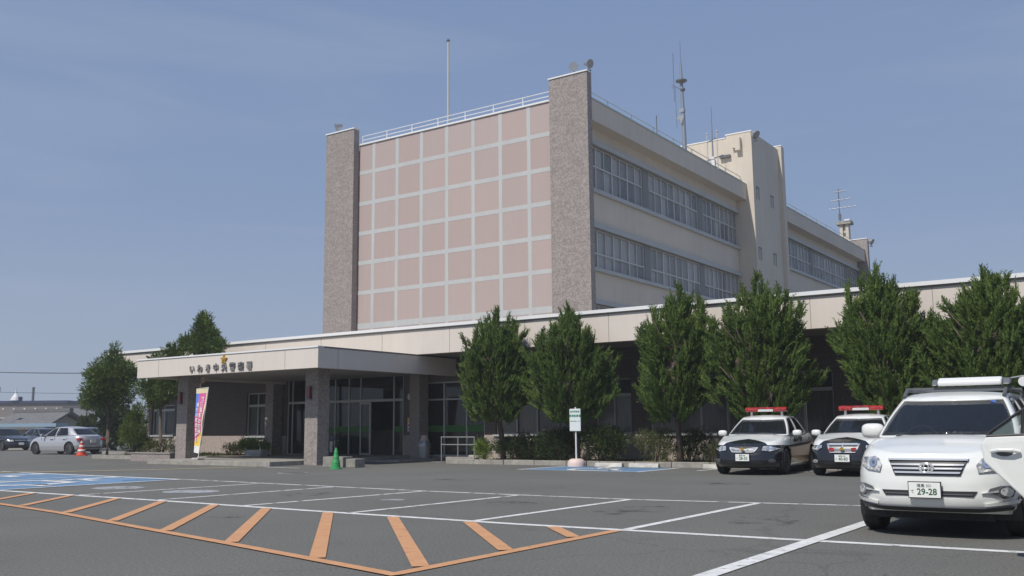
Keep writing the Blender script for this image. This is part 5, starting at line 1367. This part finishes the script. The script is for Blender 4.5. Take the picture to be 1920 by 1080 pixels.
def patrol(loc, rz, label, kind, num, kana):
    s = sedan_spec() if kind == 0 else sedan_spec(L=4.70, top=[(0, .74), (.12, .77), (.5, .86), (1.1, .96), (1.6, .95), (3, .97), (4.0, 1.0), (4.7, .97)], wy1=3.72)
    s.mirmat = M['white_paint']
    root, put = make_car('police_car', label, 'police car', loc, rz, s, patrol_paint('patrol_paint', -s.L/2+.60, .60), 'black and white police cars parked by the planter')
    FP = lambda nm, poly, m, **k: frontpatch(s, put, nm, poly, m, **k)
    k = 0.0 if kind == 0 else .04
    for sx in (1, -1):
        hl = [(.44, .60+k), (.46, .69+k), (.60, .735+k), (.78, .75+k), (.82, .70+k), (.80, .63+k), (.62, .575+k)] if kind == 0 else [(.50, .62+k), (.50, .72+k), (.64, .755+k), (.80, .76+k), (.83, .70+k), (.79, .60+k), (.60, .56+k)]
        FP('headlight', [(sx*a, b_) for a, b_ in hl], 'lamp_lens', lift=.012)
        for cx, cz, r_ in ((.56, .645+k, .045), (.68, .665+k, .045)): FP('lamp_bowl', ell(sx*cx, cz, r_, r_), 'lamp_bowl', lift=.020)
        FP('fog_lamp', ell(sx*.66, .35, .075, .045), 'grey_plastic' if kind == 0 else 'lamp_lens', lift=.012)
    if kind == 0:
        FP('grille', [(-.33, .66), (-.24, .545), (.24, .545), (.33, .66), (.25, .69), (-.25, .69)], 'black_plastic', lift=.010)
        FP('grille_wing', [(-.33, .675), (-.30, .64), (-.10, .615), (-.08, .645)], 'chrome', lift=.03)
        FP('grille_wing', [(.33, .675), (.30, .64), (.10, .615), (.08, .645)], 'chrome', lift=.03)
        FP('grille_bar', [(-.27, .575), (-.23, .55), (.23, .55), (.27, .575)], 'chrome', lift=.03)
        for sx in (1, -1): FP('grille_bar', [(sx*.33, .68), (sx*.355, .66), (sx*.27, .55), (sx*.245, .56)], 'chrome', lift=.028)
        for z in (.645, .615, .59): FP('grille_slat', [(-.27, z), (-.27, z-.008), (.27, z-.008), (.27, z)], 'metal', lift=.018)
        ez = .635
    else:
        FP('grille', [(-.36, .72), (-.30, .57), (.30, .57), (.36, .72), (.30, .745), (-.30, .745)], 'metal', lift=.010)
        for z in (.73, .70, .67, .64, .61, .585): FP('grille_slat', [(-.31, z), (-.31, z-.010), (.31, z-.010), (.31, z)], 'grey_plastic', lift=.022)
        FP('grille_bar', [(-.38, .75), (-.36, .73), (.36, .73), (.38, .75), (.30, .77), (-.30, .77)], 'chrome', lift=.03)
        FP('grille_bar', [(-.30, .575), (-.28, .555), (.28, .555), (.30, .575)], 'chrome', lift=.03)
        FP('grille_bar', [(-.012, .57), (.012, .57), (.012, .75), (-.012, .75)], 'chrome', lift=.04)
        for sx in (1, -1): FP('red_grille_lamp', ell(sx*.25, .63, .06, .045, 12), 'beacon_red', lift=.05)
        ez = .645
    pts = []
    for i in range(10):
        a = R(90+36*i); r_ = .05 if i % 2 == 0 else .030; pts.append((r_*math.cos(a), ez+r_*math.sin(a)))
    put('gold_star_emblem', MB().use('gold').prism(pts, 'y', -.055, -.005))
    FP('lower_intake', [(-.48, .33), (-.42, .255), (.42, .255), (.48, .33)], 'black_plastic', lift=.006)
    plate(s, put, root, 0, .43, -.02, '福島 800', num, kana)
    # beacon bar
    for sx in (1, -1):
        put('beacon_foot', MB().use('white_paint').lathe([(.045, 1.43), (.032, 1.49), (.03, 1.545)], (sx*.40, 2.42, 0), n=14))
    bb = put('beacon_bar', MB().use('beacon_red').prism([(2.29, 1.55), (2.51, 1.55), (2.53, 1.61), (2.49, 1.67), (2.34, 1.67), (2.28, 1.61)], 'x', -.545, -.20).prism([(2.29, 1.55), (2.51, 1.55), (2.53, 1.61), (2.49, 1.67), (2.34, 1.67), (2.28, 1.61)], 'x', .20, .545).prism([(2.33, 1.615), (2.49, 1.615), (2.47, 1.67), (2.35, 1.67)], 'x', -.199, .199), bevel=.02)
    mb = MB().use('beacon_white').prism([(2.30, 1.553), (2.50, 1.553), (2.50, 1.613), (2.30, 1.613)], 'x', -.198, .198)
    mb.v = [(v[0], v[1]-s.L/2, v[2]) for v in mb.v]; obj('beacon_speaker', mb, bb, local=True)
    # side lettering
    for sx in (1, -1):
        X = sx*(s.W*.955+.012)
        mt_ = Matrix.Translation((X, 2.15-s.L/2, .835)) @ Matrix.Rotation(R(90)*sx, 4, 'Z') @ Matrix.Rotation(R(90), 4, 'X')
        text_mesh('side_lettering', '福 島 県 警 察', .14, 'ink', root, mt_, ext=.012)
    return root
def plain_sedan(loc, rz, label, paintm, name, group, rear=True):
    s = sedan_spec(L=4.45, handle_m='grey_plastic', wiper=False); s.mirmat = M[paintm]
    root, put = make_car(name, label, 'car', loc, rz, s, M[paintm], group)
    FP = lambda nm, poly, m, **k: frontpatch(s, put, nm, poly, m, **k)
    for sx in (1, -1):
        FP('headlight', [(sx*a, b_) for a, b_ in [(.46, .60), (.48, .69), (.62, .735), (.78, .75), (.82, .70), (.80, .63), (.62, .585)]], 'lamp_lens', lift=.012)
        # tail lamps wrap the rear corner
        put('tail_lamp', MB().use('tail_red').box(sx*.83, sx*.60, s.L-.32, s.L-.045, .72, .86), bevel=.04)
    FP('grille', [(-.36, .66), (-.30, .55), (.30, .55), (.36, .66)], 'black_plastic', lift=.012)
    FP('grille_bar', [(-.36, .67), (-.36, .65), (.36, .65), (.36, .67)], 'chrome', lift=.02)
    FP('lower_intake', [(-.50, .36), (-.42, .25), (.42, .25), (.50, .36)], 'black_plastic', lift=.006)
    FP('number_plate', [(-.165, .36), (.165, .36), (.165, .52), (-.165, .52)], 'paper', lift=.02)
    put('rear_plate', MB().use('paper').box(-.165, .165, s.L-.02, s.L+.012, .60, .76))
    put('rear_bumper_trim', MB().use('grey_plastic').box(-.6, .6, s.L-.05, s.L+.006, .30, .36))
    return root
def at_nose(nx_, ny_, rz, L, z=0):
    """centre of a car whose nose centre stands at (nx_,ny_); heading rz turns the -Y nose"""
    return (nx_ - math.sin(rz)*L/2, ny_ + math.cos(rz)*L/2, z)
suv(at_nose(-2.19, 10.90, 0, 4.57*.94), 0, 'large white car with chrome grille and white roof rack, nearest the camera', scale=.94)
patrol(at_nose(-8.69, 22.45, R(4), 4.62), R(5), 'black and white police car with winged grille, left of the two', 0, '28-55', 'さ')
patrol(at_nose(-6.35, 22.7, R(3), 4.70), R(3), 'black and white police car with red grille lamps, half hidden by the white car', 1, '40-83', 'す')
# neighbour with an open rear door
r2, put2 = suv(at_nose(.47, 7.25, 0, 4.57), 0, 'white car at the right edge with its rear side door open', rack=False, name='neighbour_car', plated=False)
dm = MB().use('white_paint')
prof = [(0, .40), (-.52, .42), (-.66, .58), (-.93, .86), (-.955, 1.02), (-.90, 1.085), (0, 1.12)]
hx, hy = -.93+.0, 2.02
def door_pt(u, z, off=0):   # u along the door from hinge (0) to free edge (-)
    bow = .045*math.sin(math.pi*min(1, max(0, (z-.35)/.85)))
    return (hx+u, hy-bow-off+.10*abs(u), z)
n_ = len(prof)
outer = [door_pt(u, z) for u, z in prof]; inner = [door_pt(u, z, -.07) for u, z in prof]
b = len(dm.v); dm.v += outer+inner; dm.face(range(b, b+n_)); dm.face([b+n_+i for i in range(n_)][::-1])
for i in range(n_): dm.face([b+i, b+(i+1) % n_, b+n_+(i+1) % n_, b+n_+i])
od = put2('open_rear_door', dm, bevel=.015)
fr_ = MB().use('black_plastic').tube([door_pt(-.90, 1.09, -.03), door_pt(-.86, 1.13, -.03), door_pt(-.62, 1.30, -.03), door_pt(-.30, 1.47, -.03), door_pt(0, 1.56, -.03)], .014, 6)
fr_.tube([door_pt(-.90, 1.085, -.01), door_pt(0, 1.125, -.01)], .014, 6).tube([door_pt(-.62, 1.09, -.03), door_pt(-.60, 1.31, -.03)], .014, 6)
def addsub(nm, mb, par): mb.v = [(v[0], v[1]-4.57/2, v[2]) for v in mb.v]; return obj(nm, mb, par, local=True)
addsub('window_frame', fr_, od)
gl_ = MB().use('car_glass').poly([door_pt(-.88, 1.10, -.035), door_pt(0, 1.12, -.035), door_pt(0, 1.55, -.035), door_pt(-.30, 1.46, -.035), door_pt(-.62, 1.29, -.035)])
M['door_pane'] = mat('door_pane', (.25, .33, .30), rough=.03, alpha=.35)
gl_.ms = ['door_pane']; addsub('window_glass', gl_, od)
addsub('handle_recess', MB().use('grey_plastic').ball((door_pt(-.76, .96)[0], door_pt(-.76, .96)[1]+.01, .945), .075, .016, .032, 14, 8), od)
addsub('handle', MB().use('white_paint').tube([door_pt(-.87, .955, .012), door_pt(-.80, .968, .04), door_pt(-.70, .968, .04), door_pt(-.64, .955, .012)], .016, 8), od)
put2('dark_doorway_panel', MB().use('black_plastic').box(-.945, -.93, 2.40, 3.20, .42, 1.08))  # dark panel over the closed body, painting the shade inside the doorway
# left car park
plain_sedan(at_nose(-51.5, 29.06, R(-83.7), 4.45), R(-83.7), 'silver sedan seen from behind at the left edge beside the red cone', 'silver_paint', 'parked_car', 'cars in the left car park')
plain_sedan(at_nose(-62.1, 33.9, R(88), 4.45), R(88), 'black car facing the silver sedan at the left edge', 'black_paint', 'parked_car', 'cars in the left car park')
plain_sedan(at_nose(-64.5, 38.0, R(88), 4.45), R(88), 'dark blue grey car parked behind the black car', 'blue_grey_paint', 'parked_car', 'cars in the left car park')
plain_sedan(at_nose(-56.0, 36.4, R(92), 4.45), R(92), 'dark blue grey car half hidden behind the garden tree trunk', 'blue_grey_paint', 'parked_car', 'cars in the left car park')
# ---------------------------------------------------------------- left background
struct('left_island_soil', MB().use('soil').box(-47.4, -42.6, 30.2, 33.5, -.1, .10))
struct('left_island_kerb', MB().use('concrete').box(-47.6, -42.6, 30.0, 30.19, -.1, .14))
def dirpt(u, v): return (u, v)
# long flat factory
fb_ = thing('factory_building', 'long flat roofed mauve building with navy eaves at the left edge', 'building', (-175, 92, -3))
fx = Matrix.Translation((-162.5, 96.2, -3.1)) @ Matrix.Rotation(math.atan2(-6.6, -9.5), 4, 'Z')
def fbox(mb, x0, x1, y0, y1, z0, z1, mt=None):
    b = len(mb.v); mb.box(x0, x1, y0, y1, z0, z1)
    for i in range(b, len(mb.v)): mb.v[i] = tuple((mt or fx) @ Vector(mb.v[i]))
a = MB().use('mauve_wall'); fbox(a, 0, 70, -6, 0, 0, 9.3)
obj('wall', a, fb_)
a = MB().use('navy'); fbox(a, -.4, 70.5, -6.5, .3, 9.31, 9.8); obj('eaves', a, fb_)
a = MB().use('ledge'); fbox(a, 0, 70, .01, .2, 6.6, 6.9); obj('band', a, fb_)
for k in range(14):
    a = MB().use('paper'); fbox(a, 1.4+k*1.9, 1.65+k*1.9, .01, .08, 8.25, 8.5); obj('wall_light', a, fb_)
rp = thing('roof_speaker', 'small white horn shaped object on the factory roof', 'speaker', (-170.5, 90.6, 6.7))
a = MB().use('white_metal').lathe([(.9, 6.8), (.7, 7.3), (.2, 8.0), (.15, 8.4)], (-170.0, 91.2, 0), n=12).tube([(-170.0, 91.2, 8.4), (-170.0, 91.2, 9.3)], .07, 6); obj('horn', a, rp)
obj('support', MB().use('navy').box(-169.6, -168.8, 91.2, 91.8, 6.7, 7.4), rp)
vp = thing('vent_pipe', 'short dark pipe standing on the factory roof', 'pipe', (-167.5, 93, 6.7))
obj('pipe', MB().use('steel_dark').tube([(-167.4, 92.9, 6.6), (-167.4, 92.9, 9.0)], .22, 8).ball((-167.4, 92.9, 9.0), .3, .3, .14, 8, 6), vp)
def house(cx, cy, ang, L, W, zb, ze, zr, label, hip=False, wall='house_wall'):
    t = thing('tiled_house', label, 'house', (cx, cy, zb), 'tiled roof houses in the background')
    mt = Matrix.Translation((cx, cy, 0)) @ Matrix.Rotation(ang, 4, 'Z')
    w_ = MB().use(wall); w_.prism([(-W/2, zb), (W/2, zb), (W/2, ze), (0, zr-.25), (-W/2, ze)], 'x', -L/2, L/2)
    w_.v = [tuple(mt @ Vector(v)) for v in w_.v]; obj('wall', w_, t)
    rf = MB().use('roof_tile'); e = .6; k = (zr-ze)/(W/2)
    for s in (-1, 1):
        rf.prism([(s*(W/2+e), ze-e*k), (s*(W/2+e), ze-e*k+.22), (0, zr+.22), (0, zr)], 'x', -L/2-e, L/2+e)
    rf.box(-L/2-e, L/2+e, -.2, .2, zr+.15, zr+.45)
    rf.v = [tuple(mt @ Vector(v)) for v in rf.v]; obj('roof', rf, t)
    g_ = MB().use('dark_glass')
    for s in (-.25, .25): g_.box(s*L-.8, s*L+.8, -W/2-.05, -W/2-.01, zb+1, zb+2.4)
    g_.v = [tuple(mt @ Vector(v)) for v in g_.v]; obj('window', g_, t)
house(-89.3, 50.6, R(7), 7.0, 4.2, -3.1, 1.75, 2.9, 'grey tiled house with a pale gable above the silver sedan')
house(-121, 76, R(52), 7, 5.6, -3.1, 2.7, 4.2, 'darker tiled house right of the gabled one, partly behind the tree')
house(-140, 86, R(35), 9, 8, -3.1, 2.6, 4.2, 'pale roofed house between the gabled house and the tree')
cpt = thing('carport', 'long low pale blue carport roof behind the parked cars', 'carport', (-75, 40, 0))
mt = Matrix.Translation((-71.1, 41.9, 0)) @ Matrix.Rotation(math.atan2(-6.6, -9.5), 4, 'Z')
a = MB().use('pale_blue'); fbox(a, -.0, 24, -1, 1, 1.58, 1.84, mt); obj('roof', a, cpt)
for k in range(6):
    a = MB().use('alu'); fbox(a, .4+k*4.5, .5+k*4.5, -.05, .05, -1.0, 1.579, mt); obj('post', a, cpt)
pl = []
def pole(x, y, z0, z1, label):
    t = thing('utility_pole', label, 'utility pole', (x, y, z0), 'utility poles')
    obj('pole', MB().use('concrete').tube([(x, y, z0), (x, y, z1)], [.16, .10], 8), t)
    obj('crossarm', MB().use('steel_dark').box(x-.05, x+.05, y-.9, y+.9, z1-.6, z1-.5).tube([(x, y-.8, z1-.5), (x, y-.8, z1-.25)], .05, 6).tube([(x, y+.8, z1-.5), (x, y+.8, z1-.25)], .05, 6), t)
pole(-108, 48, -3.1, 8.0, 'concrete utility pole left of the picture carrying the power lines')
pole(-70, 66, -3.1, 7.4, 'concrete utility pole hidden behind the garden tree')
for k, (dz, dy) in enumerate(((-.25, .8), (-.25, -.8), (-2.3, 0))):
    pts = []
    for i in range(13):
        u = i/12; pts.append((-108+38*u, 48+18*u+dy, 8.0-.6*u+dz-1.2*4*u*(1-u)*.35))
    tag(obj('power_line', MB().use('wire').tube(pts, .022, 5)), ('upper far power line crossing the sky at left', 'upper near power line crossing the sky at left', 'lower power line above the factory roof')[k], 'power line', 'power lines')
rs = thing('red_sign', 'small dark red sign at the very left edge above the factory', 'sign', (-92, 46, -3.1))
obj('board', MB().use('red_lamp').box(-91.3, -90.6, 47.0, 47.1, 4.95, 5.4), rs)
obj('pole', MB().use('steel_dark').tube([(-91.2, 47.15, -3.1), (-91.2, 47.15, 5.3)], .06, 6), rs)
# small lollipop trees and hedge far left
def polytree(x, y, zb, zc, hw, h, seed, label):
    cloud_tree(x, y, zb, zc-.3, around(x, y, zc+h*.4, hw, h, 5, seed), seed, label, m='pine', nt=160, leaf=.16, tr=.09, L=.3, name='small_tree', group='small pruned trees far left')
polytree(-84.3, 52.1, -3.1, 3.25, .6, .8, 51, 'small ball topped tree on a thin stem left of the garden tree')
polytree(-83.6, 52.6, -3.1, 3.6, .45, .6, 52, 'second small ball topped tree on a thin stem by the garden tree')
cloud_tree(-69.8, 43.1, 0, .6, around(-69.8, 43.1, 1.7, .7, 1.5, 6, 53), 53, 'small light green tree beyond the silver sedan', m='shrub_mid', nt=350, leaf=.18, tr=.07, name='small_tree')
cloud_tree(-54.3, 35.6, 0, .5, around(-54.3, 35.6, 1.8, 1.3, 3.0, 9, 54), 54, 'dark dense tree behind the trunk of the garden tree', m='shrub_dark', nt=700, leaf=.2, tr=.1, name='small_tree')
# ---------------------------------------------------------------- thin haze volume, added to lift the dark tones
hz = bpy.data.materials.new('added_haze'); hz.use_nodes = True; hn = hz.node_tree; hn.nodes.clear()
ho = hn.nodes.new('ShaderNodeOutputMaterial'); hv = hn.nodes.new('ShaderNodeVolumePrincipled')
hv.inputs['Color'].default_value = (.92, .94, .97, 1); hv.inputs['Density'].default_value = .0010; hv.inputs['Anisotropy'].default_value = .2
hn.links.new(hv.outputs[0], ho.inputs['Volume']); M['added_haze'] = hz
tag(obj('haze', MB().use('added_haze').box(-260, 60, -25, 230, -4.5, 26)), 'thin pale haze added over the whole place to lift the dark tones', 'haze', kind='stuff')
